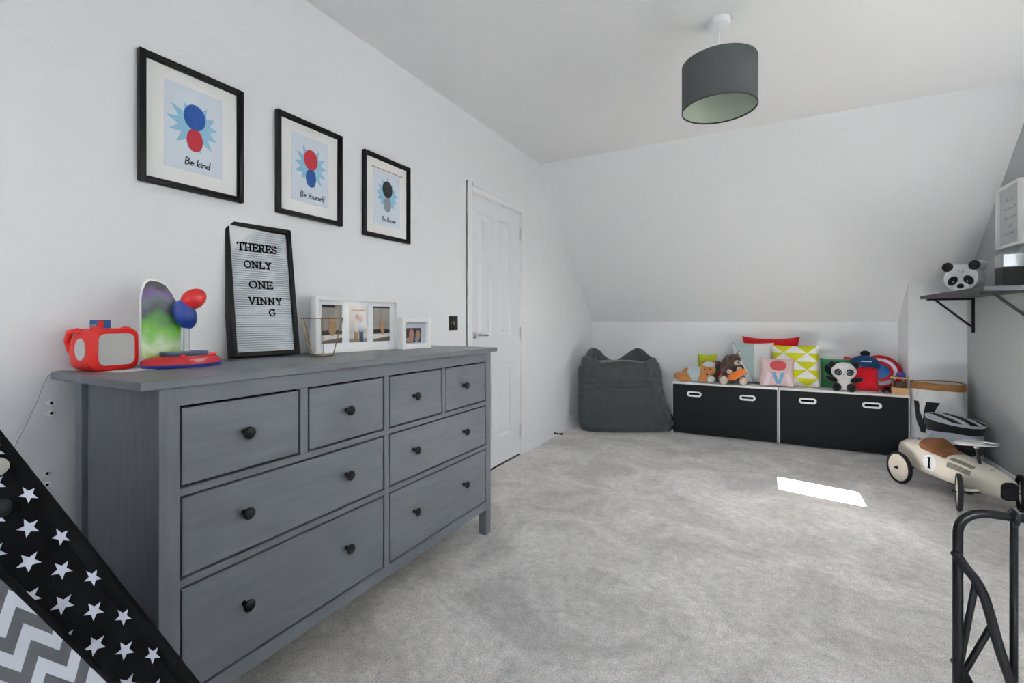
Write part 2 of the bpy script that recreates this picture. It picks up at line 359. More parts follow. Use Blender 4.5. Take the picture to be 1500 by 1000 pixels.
# door in the left wall
def build_door():
    y0, y1, z0, z1 = DOOR
    d = struct(bpy.data.objects.new('door_1', None)); C.objects.link(d); d.location = (0, y0, 0); d.rotation_euler = (0, 0, PI/2)   # local x = along wall, -y = into room
    W = y1 - y0; b0, b1 = .004, W - .004; H = z1 - .006; fy, by = .012, .047
    cols = [(.105, .285), (.39, .59)]; cols = [(.10, .30), (.445, .645)]; cols = [(.105, .295), (.39, .59)]
    rows = [(.215, .775), (.985, 1.865)]
    mb = MB()
    for a, b, c, e in wall_with_holes(b0, b1, .008, H, [(p, q, r, s) for p, q in cols for r, s in rows]): mb.box(a, b, fy, by, c, e)
    slab = mb.build('door_leaf', door_white, d)
    for p, q in cols:
        for r, s in rows:
            m = MB()   # sunk moulding and raised field
            L0 = [(p, r), (q, r), (q, s), (p, s)]
            def inset(k): return [(p+k, r+k), (q-k, r+k), (q-k, s-k), (p+k, s-k)]
            rings = [(inset(0), fy), (inset(.006), fy + .009), (inset(.014), fy + .014), (inset(.026), fy + .014), (inset(.050), fy + .003), ]
            vs_ = [(x, y, z) for R_, y in rings for x, z in R_]; fs = []
            for i in range(len(rings) - 1):
                for k in range(4): fs.append((i*4+k, i*4+(k+1) % 4, (i+1)*4+(k+1) % 4, (i+1)*4+k))
            k = (len(rings)-1)*4; fs.append((k, k+1, k+2, k+3)); m.add(vs_, fs); m.build('door_panel', door_white, slab)
    # handle: round rose and lever
    h = MB(); h.lathe([(.026, fy), (.026, fy - .006), (.022, fy - .009), (.010, fy - .010), (.010, fy - .045), (.008, fy - .05)], 24, (.052, 0, 1.0), 'y')
    hd = h.build('door_handle', chrome, d, 40)
    lv = MB(); lv.tube([(.052, fy - .042, 1.0), (.085, fy - .046, 1.0), (.13, fy - .044, .998), (.175, fy - .04, .995)], [.010, .010, .009, .008], 12)
    lv.build('lever', chrome, hd, 40)
    for z in (.19, .997, 1.808):
        m = MB(); m.box(W - .008, W + .006, fy - .0015, fy, z - .05, z + .05); m.lathe([(.006, -.05), (.006, .05)], 10, (W - .001, fy - .005, z)); hg = m.build('hinge', chrome, d)
    st = MB(); st.box(0 - .0, .004, .0, .06, 0, z1); st.box(W - .003, W, .0, .06, 0, z1); st.box(0, W, .0, .06, z1 - .005, z1); st.build('door_lining', gloss_white, d)
    # dark stop behind leaf
    MB().box(0, W, .048, .055, 0, z1).build('door_stop_board', gloss_white, d)
    # architrave with a stepped moulding
    def arch(name, pts_):
        m = MB()
        for a, b, c, e, t in pts_: m.bevbox(a, b, -t, .0, c, e, .003)
        m.build(name, gloss_white, d)
    arch('architrave', [(-.062, .0, 0, z1 + .062, .014), (-.062, -.04, 0, z1 + .062, .02)])
    arch('architrave', [(W, W + .062, 0, z1 + .062, .014), (W + .04, W + .062, 0, z1 + .062, .02)])
    arch('architrave', [(.0, W, z1, z1 + .062, .014), (.0, W, z1 + .04, z1 + .062, .02)])
build_door()

# ================================================================== dresser
def build_dresser():
    d = thing('dresser', 'wide grey stained wooden dresser with eight drawers and black knobs', 'dresser')
    FX, BX, Y0, Y1 = .513, .06, .570, 2.085
    MB().bevbox(.026, .527, .527, 2.130, .938, .960, .003).build('top', dark_grey_top, d)
    for ya, yb in ((Y0, Y0 + .046), (Y1 - .046, Y1)):
        for xa, xb in ((FX - .045, FX), (BX, BX + .04)):
            MB().bevbox(xa, xb, ya, yb, 0, .939, .002).build('leg', dark_grey, d)
        yo = ya + .014 if ya == Y0 else ya + .012
        MB().box(BX + .03, FX - .04, yo, yo + .02, .13, .938).build('side_panel', dark_grey, d)
    MB().box(BX + .005, BX + .012, Y0 + .04, Y1 - .04, .13, .938).build('back_panel', dark_grey, d)
    m = MB(); m.box(BX + .02, FX - .022, Y0 + .034, Y1 - .034, .15, .925); m.build('carcass_gap_shade', black_or_shade_m, d)  # near-black block, the shade of the drawer gaps put into its colour
    ya, yb = Y0 + .046, Y1 - .046
    def rail(a, b, c, e): MB().bevbox(FX - .03, FX - .0015, a, b, c, e, .001, 1).build('rail', dark_grey_h, d)
    rail(ya, yb, .8915, .939); rail(ya, yb, .130, .1735); rail(ya, yb, .6695, .6885); rail(ya, yb, .4455, .4645)
    def stile(a, b, c, e): MB().bevbox(FX - .03, FX - .001, a, b, c, e, .001, 1).build('stile', dark_grey, d)
    stile(1.3135, 1.3395, .17, .8915); stile(.9535, .9795, .6885, .8915); stile(1.6725, 1.6945, .6885, .8915)
    rows = [[(ya, .952), (.981, 1.312), (1.341, 1.671), (1.696, yb)], [(ya, 1.312), (1.341, yb)], [(ya, 1.312), (1.341, yb)]]
    zs = [(.690, .890), (.466, .668), (.175, .444)]; kz = [.795, .575, .325]; ky = [.777, 1.132, 1.481, 1.837]
    g = .005
    for ri, row in enumerate(rows):
        for a, b in row:
            fr = MB().bevbox(FX - .021, FX - .002, a + g, b - g, zs[ri][0] + g, zs[ri][1] - g, .002, 2).build('drawer', dark_grey_h, d)
            for y in ky:
                if a < y < b:
                    k = MB(); k.lathe([(.008, 0), (.0065, .008), (.0065, .014), (.012, .018), (.0165, .023), (.0165, .027), (.012, .031), (.004, .033)], 18, (FX - .003, y, kz[ri]), 'x')
                    k.build('knob', knob_m, fr, 50)
build_dresser()

# ================================================================== framed prints over the dresser
sky_blue = M('print_sky_blue', '8fc3dd', .8); ink = M('print_ink', '3a4450', .8); print_paper = M('print_paper', 'd6dfea', .8)
p_blue = M('print_blue', '1f55a8', .8); p_red = M('print_red', 'c2283a', .8); p_grey = M('print_grey', '8d93a5', .8); p_dark = M('print_charcoal', '2f3136', .8)
orange_line = M('print_orange', 'b98a58', .8); pic_glass = glass_mat('picture_glass', (1, 1, 1), .012)
def frame_ring(mb, W, H, bw, y0, y1, z0=0, r=.003):
    x0, x1 = -W/2, W/2
    mb.bevbox(x0, x0 + bw, y0, y1, z0, z0 + H, r); mb.bevbox(x1 - bw, x1, y0, y1, z0, z0 + H, r)
    mb.bevbox(x0 + bw - .002, x1 - bw + .002, y0, y1, z0, z0 + bw, r); mb.bevbox(x0 + bw - .002, x1 - bw + .002, y0, y1, z0 + H - bw, z0 + H, r)
def burst(cx, cz, rx, rz, seed, n=13):
    rnd = random.Random(seed); pts = []
    for i in range(2*n):
        a = 2*PI*i/(2*n) + .1; k = (1 + rnd.uniform(-.1, .18)) if i % 2 == 0 else .68 + rnd.uniform(-.05, .05)
        pts.append((cx + rx*k*math.cos(a), cz + rz*k*math.sin(a)))
    return pts
def poster(yc, z0, W, H, label, text, seed, blobs, line=False):
    t = thing('framed_print', label, 'picture', (0, yc, z0), PI/2, 'black framed prints above the dresser')
    m = MB(); frame_ring(m, W, H, .017, -.024, -.002); fr = m.build('frame', black_paint, t, 40)
    m = MB(); frame_ring(m, W - .03, H - .03, .006, -.018, -.004, .015, .001); m.build('frame_lip', black_paint, fr, 40)
    MB().box(-W/2 + .01, W/2 - .01, -.009, -.004, .01, H - .01).build('mat_board', matboard, t)
    pw, ph = W*.56, H*.68; pz = H*.17
    MB().box(-pw/2, pw/2, -.0105, -.009, pz, pz + ph).build('print', print_paper, t)
    bs = MB().prism(burst(0, pz + ph*.55, pw*.42, ph*.29, seed), -.0112, -.0105).build('starburst', sky_blue, t)
    for (cx, cz, rx, rz, mm) in blobs:
        MB().prism(arc(cx*pw, pz + cz*ph, rx*pw, rz*ph, 0, 345, 23), -.0118, -.0112).build('colour_patch', mm, t)
    m = MB(); handwrite(m, text, ph*.085, .0034, -.0112, -.0105, .01, pz + ph*.075); m.build('lettering', ink, t)
    if line: MB().box(-W*.32, W*.34, -.0112, -.009, H*.842, H*.852).build('printed_line', orange_line, t)
    MB().box(-W/2 + .016, W/2 - .016, -.0148, -.0138, .016, H - .016).build('glazing', pic_glass, t)
poster(.909, 1.548, .338, .424, 'black framed print with blue starburst lettered Be kind', 'Be kind', 3,
       [(0, .66, .19, .155, p_blue), (0, .385, .14, .14, p_red)])
poster(1.385, 1.543, .334, .424, 'black framed print with starburst lettered Be Yourself, between the two others', 'Be Yourself', 5,
       [(0, .66, .19, .155, p_red), (0, .385, .14, .14, p_blue)])
poster(1.859, 1.529, .343, .426, 'black framed print with brown line over grey patch and starburst, beside the door', 'Be Brave', 8,
       [(0, .66, .19, .155, p_dark), (0, .385, .14, .14, p_grey)], True)

# ================================================================== letter board leaning on the wall
SERIF = .16
def slab(lines, ser): return lines, ser
GL = {  # slab letters in a 1-high cell: strokes and serif bars (x, z, half length), advance
 'T': ([[(0, 1), (.8, 1)], [(.4, 1), (.4, 0)], [(0, 1), (0, .8)], [(.8, 1), (.8, .8)], [(.24, 0), (.56, 0)]], .8),
 'H': ([[(.15, 0), (.15, 1)], [(.7, 0), (.7, 1)], [(.15, .5), (.7, .5)], [(0, 0), (.3, 0)], [(0, 1), (.3, 1)], [(.55, 0), (.85, 0)], [(.55, 1), (.85, 1)]], .85),
 'E': ([[(.15, 0), (.15, 1)], [(0, 0), (.7, 0), (.7, .22)], [(0, 1), (.68, 1), (.68, .8)], [(.15, .52), (.5, .52)], [(.5, .42), (.5, .62)]], .72),
 'R': ([[(.15, 0), (.15, 1)], [(0, 1), (.4, 1)] + arc(.4, .76, .25, .24, 90, -90) + [(.15, .52)], [(.4, .52), (.62, 0), (.78, 0)], [(0, 0), (.3, 0)]], .78),
 'S': ([arc(.33, .75, .28, .25, 35, 270) + arc(.33, .25, .3, .25, 90, -145), [(.6, .75), (.6, .98)], [(.05, .02), (.05, .25)]], .66),
 'O': ([arc(.42, .5, .4, .5, 0, 360, 18)], .86), 'N': ([[(.15, 0), (.15, 1), (.72, 0), (.72, 1)], [(0, 0), (.3, 0)], [(0, 1), (.16, 1)], [(.57, 1), (.87, 1)]], .88),
 'L': ([[(.15, 1), (.15, 0)], [(0, 1), (.3, 1)], [(0, 0), (.65, 0), (.65, .25)]], .68), 'Y': ([[(.1, 1), (.4, .48), (.7, 1)], [(.4, .48), (.4, 0)], [(.25, 0), (.55, 0)], [(0, 1), (.24, 1)], [(.56, 1), (.8, 1)]], .8),
 'V': ([[(.1, 1), (.42, 0), (.74, 1)], [(0, 1), (.24, 1)], [(.6, 1), (.86, 1)]], .84), 'I': ([[(.15, 0), (.15, 1)], [(0, 0), (.3, 0)], [(0, 1), (.3, 1)]], .3),
 'G': ([arc(.42, .5, .4, .5, 40, 340, 16) + [(.8, .45)], [(.55, .45), (.9, .45)], [(.76, .75), (.76, .98)]], .86)}
def build_letter_board():
    a, b = px(342, 526, z=.96), px(440, 520, z=.96)
    ang = math.atan2(b.y - a.y, b.x - a.x); W = (b - a).length; c = (a + b) / 2
    HT = .515; lean = math.asin(.075 / HT)
    t = thing('letter_board', 'black framed letter board with white grooved felt spelling a message', 'letter board', (c.x, c.y, .9602 + .050*math.sin(lean)), rot=(-lean, 0, ang))
    # local: front is -y, depth .038 behind it
    m = MB(); frame_ring(m, W, HT, .016, .0, .050, .0, .002); m.build('frame', black_paint, t, 40)
    m = MB(); z = .016; st = .0087
    white = M('letter_board_slat', 'd3d9de', .9, spec=.15)
    MB().box(-W/2 + .014, W/2 - .014, .024, .034, .014, HT - .014).build('backing', M('letter_board_groove', '8d949b', .8), t)
    sl = MB().bevbox(-W/2 + .0155, W/2 - .0155, .0145, .0245, 0, .0068, .0012, 1).mesh('slat', white)
    n = int((HT - .034) / st)
    for i in range(n):
        o = bpy.data.objects.new('slat', sl); C.objects.link(o); o.parent = t; o.location = (0, 0, .0175 + i * st)
    rowsz = {}
    for text, x0, z0, h, wd in (('THERES', -.082, .410, .0285, .148), ('ONLY', -.062, .343, .0255, .102), ('ONE', -.048, .264, .0265, .088), ('VINNY', -.055, .200, .0265, .128), ('G', .020, .155, .0255, .028)):
        tot = sum(GL[ch][1] + .12 for ch in text) - .12; k = wd / (tot * h) if len(text) > 1 else 1; x = x0
        for ch in text:
            m = MB(); strokes(m, GL[ch][0], .0036, .0105, .0147, h*k, h, 0, 0); o = m.build('letter', black_or_shade_m, t); o.location = (x, 0, z0); x += (GL[ch][1] + .12) * h * k
build_letter_board()

# ================================================================== white photo frames
photo_mats = []
def photo_mat(name, top, bot, scale):
    m = M(name, top, .7, var=.35, vscale=scale, detail=2); return m
skin = M('print_skin', 'b08a78', .8); tanp = M('print_tan', 'a5825f', .8); denim = M('print_denim', '2c4d66', .8); light = M('print_light', 'd8d4d0', .8); dkbrown = M('print_dark', '3a2f30', .8)
def build_triple():
    a, b = px(463, 519, z=.96), px(585, 511, z=.96); ang = math.atan2(b.y - a.y, b.x - a.x); W = (b - a).length; c = (a + b)/2
    HT = .243
    t = thing('photo_frame', 'long white box frame holding three upright photographs on the dresser', 'photo frame', (c.x, c.y, .9605), ang)
    m = MB(); frame_ring(m, W, HT, .016, 0, .045, 0, .0015); m.build('frame', white_lacquer, t, 40)
    MB().box(-W/2 + .012, W/2 - .012, .022, .04, .012, HT - .012).build('mat_board', paper, t)
    pw = .098; gw = M('photo_wall_grey', '9a948e', .7, var=.2, vscale=60, stretch=(1, 1, .05)); cream = M('photo_cream', 'c9c3bd', .7, var=.06, vscale=14)
    for i, xc in enumerate((-W*.30, .0, W*.295)):
        z0, z1 = .042, HT - .035
        ph = MB().box(xc - pw/2, xc + pw/2, .021, .023, z0, z1).build('photograph', cream if i == 1 else gw, t)
        def patch(nm, pts, mm, lv=0): MB().prism([(xc + p[0]*pw, z0 + p[1]*(z1 - z0)) for p in pts], .0203 - lv*.0002, .021).build(nm, mm, ph)
        if i != 1:
            patch('table_edge', [(-.5, 0), (.5, 0), (.5, .13), (-.5, .06)], M('print_table', '75685f', .7)); patch('floor_band', [(-.5, .07), (.5, .14), (.5, .22), (-.5, .2)], light)
            patch('shrub_band', [(-.5, .22), (.5, .24), (.5, .32), (.1, .36), (-.5, .34)], dkbrown); patch('dark_bar', [(-.5, .93), (.15, .93), (.15, 1), (-.5, 1)] if i == 0 else [(-.5, .95), (.5, .95), (.5, 1), (-.5, 1)], dkbrown)
            patch('figure', arc(0 if i == 0 else .05, .42, .2 if i == 0 else .13, .24, 0, 345, 15), tanp, 1); patch('figure', arc(.02, .62, .17 if i == 0 else .09, .08, 0, 345, 13), skin, 2)
        else:
            patch('dark_bar', [(-.35, .86), (.35, .86), (.35, .89), (-.35, .89)], tanp); patch('skirting_band', [(-.5, 0), (.5, 0), (.5, .1), (-.5, .1)], M('print_floor', '9c8f86', .7))
            patch('figure', [(-.24, 0), (-.05, 0), (-.02, .3), (-.24, .3)], tanp, 1); patch('figure', [(.06, 0), (.28, 0), (.26, .3), (.04, .3)], denim, 1)
            patch('figure', arc(-.12, .45, .15, .2, 0, 345, 13), light, 1); patch('figure', arc(.12, .45, .14, .18, 0, 345, 13), M('print_pale_blue', 'b9bfc9', .8), 2)
            patch('figure', arc(-.08, .7, .09, .07, 0, 345, 13), skin, 3); patch('figure', arc(.13, .64, .12, .09, 0, 345, 13), skin, 3)
    MB().box(-W/2 + .014, W/2 - .014, .013, .0145, .014, HT - .014).build('glazing', pic_glass, t)
build_triple()
def build_small_frame():
    a, b = px(590, 512, z=.96), px(632, 509, z=.96); ang = math.atan2(b.y - a.y, b.x - a.x); W = (b - a).length; c = (a + b)/2; HT = .155
    t = thing('photo_frame', 'small square white box frame with a dark reddish photograph on the dresser', 'photo frame', (c.x, c.y, .9605), ang)
    m = MB(); frame_ring(m, W, HT, .024, 0, .04, 0, .0015); m.build('frame', white_lacquer, t, 40)
    MB().box(-W/2 + .02, W/2 - .02, .026, .036, .02, HT - .02).build('mat_board', M('pale_blue_mat', 'c4ccd8', .8), t)
    pm = M('photo_plum', '47303f', .7, var=.35, vscale=60); ph = MB().box(-.062, .048, .024, .027, .03, .103).build('photograph', pm, t)
    for (x, z, rx, rz, mm) in ((-.018, .072, .018, .026, skin), (.026, .066, .016, .028, skin), (-.03, .045, .026, .012, skin), (.02, .045, .014, .016, p_grey), (.004, .085, .012, .012, dkbrown)):
        MB().prism(arc(x, z, rx, rz, 0, 345, 15), .0232, .0241).build('figure', mm, ph)
    MB().box(-W/2 + .022, W/2 - .022, .018, .0195, .022, HT - .022).build('glazing', pic_glass, t)
build_small_frame()

# ================================================================== gold wire vase
def build_vase():
    c = (px(460, 521, y=1.28) + px(486, 521, y=1.28)) / 2
    t = thing('wire_vase', 'geometric gold wire vase frame flaring upward beside the letter board', 'vase', (c.x, c.y, .960))
    gold = M('gold_wire', '8f7a4c', .3, metal=1); H = .15; base = []; top = []
    for k in range(6):
        a = 2*PI*k/6 + .3; base.append(Vector((.045*math.cos(a), .045*math.sin(a), .002))); top.append(Vector((.086*math.cos(a), .086*math.sin(a), H)))
    MB().tube(base, .0016, 6, True).build('base_ring', gold, t, 60); MB().tube(top, .0016, 6, True).build('rim', gold, t, 60)
    for k in range(6): MB().tube([base[k], top[k]], .0016, 6).build('wire', gold, t, 60)
    MB().prism([(p.x, p.y) for p in base], .0003, .0018, 'z').build('base_plate', gold, t)
build_vase()

# ================================================================== red audio player, card and cable
def rrect(w, h, r, n=5, cx=0, cz=0):
    out = []
    for sx, sz, a0 in ((1, 1, 0), (-1, 1, 90), (-1, -1, 180), (1, -1, 270)):
        out += arc(cx + sx*(w/2 - r), cz + sz*(h/2 - r), r, r, a0, a0 + 90, n)
    return out
def build_player():
    c = Vector((.108, .615, .9605)); t = thing('audio_player', 'red cased cube audio player with grey front and a carrying loop', 'speaker', c, math.radians(104))
    W, H = .128, .118
    def loft(mb, secs):
        n = len(secs[0][0]); vs_ = [(p[0], y, p[1] + H/2) for pts, y in secs for p in pts]
        fs = [(i*n + k, i*n + (k+1) % n, (i+1)*n + (k+1) % n, (i+1)*n + k) for i in range(len(secs)-1) for k in range(n)]
        mb.add(vs_, fs + [tuple(range(n)), tuple(range((len(secs)-1)*n, len(secs)*n))])
    m = MB(); loft(m, [(rrect(W - .012, H - .012, .022), -.052), (rrect(W, H, .026), -.046), (rrect(W, H, .026), .012), (rrect(W*.9, H*.86, .03, 5, -.003, -.006), .035), (rrect(W*.55, H*.5, .025, 5, -.012, .0), .052)])
    case = m.build('case', red_plastic, t, 45)
    MB().prism([(x, z + H/2) for x, z in rrect(W - .034, H - .03, .018)], -.0545, -.051).build('front_panel', pale_grey, t)
    m = MB(); m.lathe([(.0, 0), (.026, 0), (.026, .003), (.0, .003)], 24, (0, 0, 0), 'x', False)
    sp = m.build('speaker_grille', pale_grey, t); sp.location = (-W/2 - .0022, -.012, H*.52); sp.scale = (1, .72, 1.15)
    # carrying loop at the back corner
    MB().tube([(-.052, -.022, H - .016), (-.060, .006, H - .006), (-.060, .034, H - .010), (-.052, .056, H - .034), (-.046, .052, H - .062), (-.044, .036, H*.36)], [.007, .008, .008, .008, .009, .01], 10).build('carry_loop', red_plastic, t, 60)
    for x in (-.04, .04): m = MB().ell((x, -.03, H - .002), (.014, .014, .007)); m.build('dial', red_plastic, t, 60)
    cd = MB().bevbox(-.027, .027, -.0006, .0006, 0, .034, .0004, 1).build('story_card', M('card_blue', '1b5fa6', .4), t); cd.location = (-.004, .004, H - .01)
    MB().box(-.008, .009, -.0008, .0008, .012, .031).build('card_patch', red_plastic, cd); MB().box(-.026, -.011, -.0008, .0008, .012, .022).build('card_patch', p_grey, cd)
build_player()
cab = [(.10, .60, .9625), (.075, .56, .9625), (.055, .535, .9632), (.045, .522, .957), (.035, .512, .93), (.025, .50, .88), (.02, .48, .82), (.016, .462, .77), (.012, .45, .70), (.01, .44, .5), (.018, .43, .2), (.02, .42, .004)]
def smooth_path(P, n=6):
    P = [Vector(p) for p in P]; out = []
    for i in range(len(P) - 1):
        a, b, c, d = P[max(i-1, 0)], P[i], P[i+1], P[min(i+2, len(P)-1)]
        for k in range(n):
            t = k / n; out.append(.5*((2*b) + (c - a)*t + (2*a - 5*b + 4*c - d)*t*t + (3*b - a - 3*c + d)*t**3))
    return out + [P[-1]]
tag(MB().tube(smooth_path(cab), .0022, 8).build('power_cable', M('grey_cable', 'b9bcbe', .5), None, 60), 'thin pale grey cable running off the dresser end down the wall', 'cable')
sh = MB().bevbox(-.035, .035, -.05, .05, 0, .0008, .0003, 1).build('paper_slip', paper, None); sh.location = (.20, .645, .9602); sh.rotation_euler = (0, 0, .2)
tag(sh, 'small slip of white paper lying by the red audio player', 'paper')

# ================================================================== toy night light
def build_night_light():
    t = thing('night_light', 'toy night light with red oval base and upright panel printed green and purple', 'night light', (.185, .785, .9602), math.radians(82)); t.scale = (.9, .9, 1.06)
    m = MB()
    def oval(rx, ry, z, n=36): return [(rx*math.cos(2*PI*k/n), ry*math.sin(2*PI*k/n)*(1 - .18*math.cos(2*PI*k/n)), z) for k in range(n)]
    def stack(secs):
        mb = MB(); n = 36; vs_ = [p for s_ in secs for p in oval(*s_)]
        mb.add(vs_, [(i*n + k, i*n + (k+1) % n, (i+1)*n + (k+1) % n, (i+1)*n + k) for i in range(len(secs)-1) for k in range(n)] + [tuple(range(n)), tuple(range((len(secs)-1)*n, len(secs)*n))]); return mb
    stack([(.117, .088, 0), (.119, .09, .004), (.119, .09, .009)]).build('base_trim', blue_plastic, t, 40)
    stack([(.119, .09, .009), (.116, .087, .020), (.098, .07, .030), (.09, .06, .032)]).build('base', M('glossy_red', 'c8161c', .15, coat=.6), t, 60)
    m = MB(); m.bevbox(-.06, .07, -.03, .045, .031, .043, .005); m.build('plinth', M('blue_grey_plastic', '39506f', .3), t, 40)
    for x, y in ((.092, .0), (-.02, -.062)): MB().ell((x, y, .031), (.010, .010, .006)).build('button', red_plastic, t, 60)
    MB().prism([(-.02, .012), (.03, .016), (.045, .026), (-.005, .024)], -.0866, -.0842).build('window', M('pink_window', 'd98b8b', .3), t)
    # clear printed panel with a rounded shoulder, and its green print
    outl = [(-.112, .028), (-.112, .195), (-.108, .222), (-.100, .240), (-.088, .250), (-.062, .247), (-.042, .238), (-.022, .215), (-.006, .185), (.006, .150), (.006, .03)]
    MB().prism(outl, .030, .034).build('panel', clear, t)
    def sub(k, z0, z1):
        pts = [(x*.94 - .003, z) for x, z in outl if z0 <= z <= z1]; return pts
    gm = bpy.data.materials.new('panel_print'); gm.use_nodes = True; n = gm.node_tree.nodes; L = gm.node_tree.links; b = n['Principled BSDF']; b.inputs['Roughness'].default_value = .3
    tc = n.new('ShaderNodeTexCoord'); sp = n.new('ShaderNodeSeparateXYZ'); L.new(tc.outputs['Object'], sp.inputs[0])
    mr = n.new('ShaderNodeMapRange'); mr.inputs[1].default_value = .03; mr.inputs[2].default_value = .25; L.new(sp.outputs[2], mr.inputs[0])
    nz = n.new('ShaderNodeTexNoise'); nz.inputs['Scale'].default_value = 26; L.new(tc.outputs['Object'], nz.inputs[0])
    ad = n.new('ShaderNodeMath'); ad.operation = 'MULTIPLY_ADD'; ad.inputs[1].default_value = .35; ad.inputs[2].default_value = -.17; L.new(nz.outputs[0], ad.inputs[0])
    a2 = n.new('ShaderNodeMath'); a2.operation = 'ADD'; L.new(mr.outputs[0], a2.inputs[0]); L.new(ad.outputs[0], a2.inputs[1])
    cr = n.new('ShaderNodeValToRGB'); L.new(a2.outputs[0], cr.inputs[0]); e = cr.color_ramp.elements
    e[0].position = 0; e[0].color = (*lin('9fc23a'), 1); e[1].position = 1; e[1].color = (*lin('121116'), 1)
    for pz, cc in ((.12, 'cfe3c0'), (.3, '6fbf2c'), (.48, '3f8a2a'), (.58, '3a4348'), (.72, '5d6a78'), (.8, '6a4a8e'), (.9, '2a2333')):
        q = e.new(pz); q.color = (*lin(cc), 1)
    L.new(cr.outputs[0], b.inputs['Base Color'])
    MB().prism([(x*.93 - .0035, z*.975 + .002) for x, z in outl], .0275, .0298).build('panel_print', gm, t)
    MB().lathe([(.010, .04), (.010, .125)], 14, (.010, .0, 0)).build('clear_post', M('frosted_post', 'c9cdd0', .25), t, 40)
    # plain red and blue rounded ornament on the post
    m = MB(); R_ = Matrix.Rotation(math.radians(-25), 3, 'Y')
    m.ell((.006, .000, .150), (.034, .030, .046), R_); fuse(m, 'ornament', M('ornament_blue', '1d3f94', .3), t, .004, 3)
    m = MB(); m.ell((.030, -.004, .196), (.042, .032, .030), R_); fuse(m, 'ornament', M('ornament_red', 'd8262a', .3), t, .004, 3)
build_night_light()

# ================================================================== small wall fittings
def build_switch():
    c = Vector((0, 2.466, 1.085)); t = thing('light_switch', 'dark metal light switch plate on the white wall beside the door', 'switch', c, PI/2)
    MB().bevbox(-.045, .045, -.007, 0, -.045, .045, .002).build('plate', M('dark_bronze', '35332f', .35, metal=.7), t, 40)
    MB().bevbox(-.007, .007, -.011, -.006, -.012, .012, .001).build('rocker', M('bronze_rocker', '8b8984', .3, metal=.6), t, 40)
    for x in (-.03, .03): MB().lathe([(.003, -.0078), (.003, -.006)], 10, (x, 0, 0), 'y').build('screw', chrome, t)
build_switch()
for (y, z), lb in zip(((.538, .869), (.538, .840), (.529, .673), (.529, .641)), ('topmost of the four white wall plugs at the dresser end', 'second wall plug from the top at the dresser end', 'third wall plug from the top at the dresser end', 'lowest of the four white wall plugs at the dresser end')):
    t = thing('wall_plug', lb, 'wall plug', (0, y, z), PI/2, 'wall plugs beside the dresser')
    MB().lathe([(.009, .0), (.009, -.003), (.007, -.004), (.0042, -.004), (.0042, -.0005)], 16, (0, 0, 0), 'y', False).build('rim', white_plastic, t, 50)
    MB().lathe([(.0043, -.0003), (.0043, -.001)], 12, (0, 0, 0), 'y').build('hole', black_or_shade_m, t)
ds = thing('door_stop', 'small dark spring door stop on the skirting by the bean bag', 'door stop', (.016, 4.08, .035), PI/2)
MB().lathe([(.013, 0), (.013, -.004), (.006, -.006), (.006, -.06), (.009, -.061), (.009, -.075), (.006, -.078)], 14, (0, 0, 0), 'y').build('stem', M('dark_metal', '4a4845', .35, metal=.8), ds, 40)
MB().lathe([(.0095, -.066), (.0095, -.08), (.006, -.083)], 14, (0, 0, 0), 'y').build('rubber_tip', knob_m, ds, 40)

# ================================================================== ceiling lamp
def build_lamp():
    t = thing('pendant_lamp', 'grey fabric drum pendant lamp hanging from the ceiling', 'lamp', (1.58, 2.377, RH))
    MB().lathe([(.05, 0), (.05, -.018), (.046, -.028), (.03, -.031), (.006, -.032)], 32).build('ceiling_rose', white_plastic, t, 40)
    MB().tube([(0, 0, -.03), (0, 0, -.26)], .0032, 8).build('flex', white_plastic, t, 60)
    z1, z0, r = -.202, -.417, .163
    fab = M('shade_grey_fabric', '55585a', .9, bump=.25, bscale=500); lin_ = M('shade_white_lining', 'b4bfb0', .6)
    sd = MB().lathe([(r, z0), (r, z1)], 64, (0, 0, 0), 'z', False).build('shade', fab, t, 60)
    MB().lathe([(r - .002, z0 + .001), (r - .002, z1 - .001)], 64, (0, 0, 0), 'z', False).build('lining', lin_, sd, 60)
    MB().lathe([(r + .001, z0 - .0005), (r + .001, z0 + .006), (r - .003, z0 + .006), (r - .003, z0 - .0005), (r + .001, z0 - .0005)], 64, (0, 0, 0), 'z', False).build('bottom_trim', M('shade_trim', '3b3d3f', .8), sd, 40)
    sp = MB(); sp.lathe([(.024, z1 - .02), (.024, z1 - .017), (.02, z1 - .017), (.02, z1 - .02)], 24)
    for k in range(3):
        a = 2*PI*k/3; sp.tube([(.022*math.cos(a), .022*math.sin(a), z1 - .018), ((r - .002)*math.cos(a), (r - .002)*math.sin(a), z1 - .004)], .002, 6)
    sp.build('spider', white_plastic, t)
    MB().lathe([(.008, -.215), (.018, -.222), (.019, -.26), (.015, -.268)], 18).build('lamp_holder', white_plastic, t, 40)
    MB().lathe([(.012, -.266), (.014, -.278), (.024, -.300), (.026, -.312), (.022, -.328), (.012, -.338), (.002, -.340)], 20).build('bulb', M('opal_bulb', 'e6e6e0', .3), t, 60)
build_lamp()

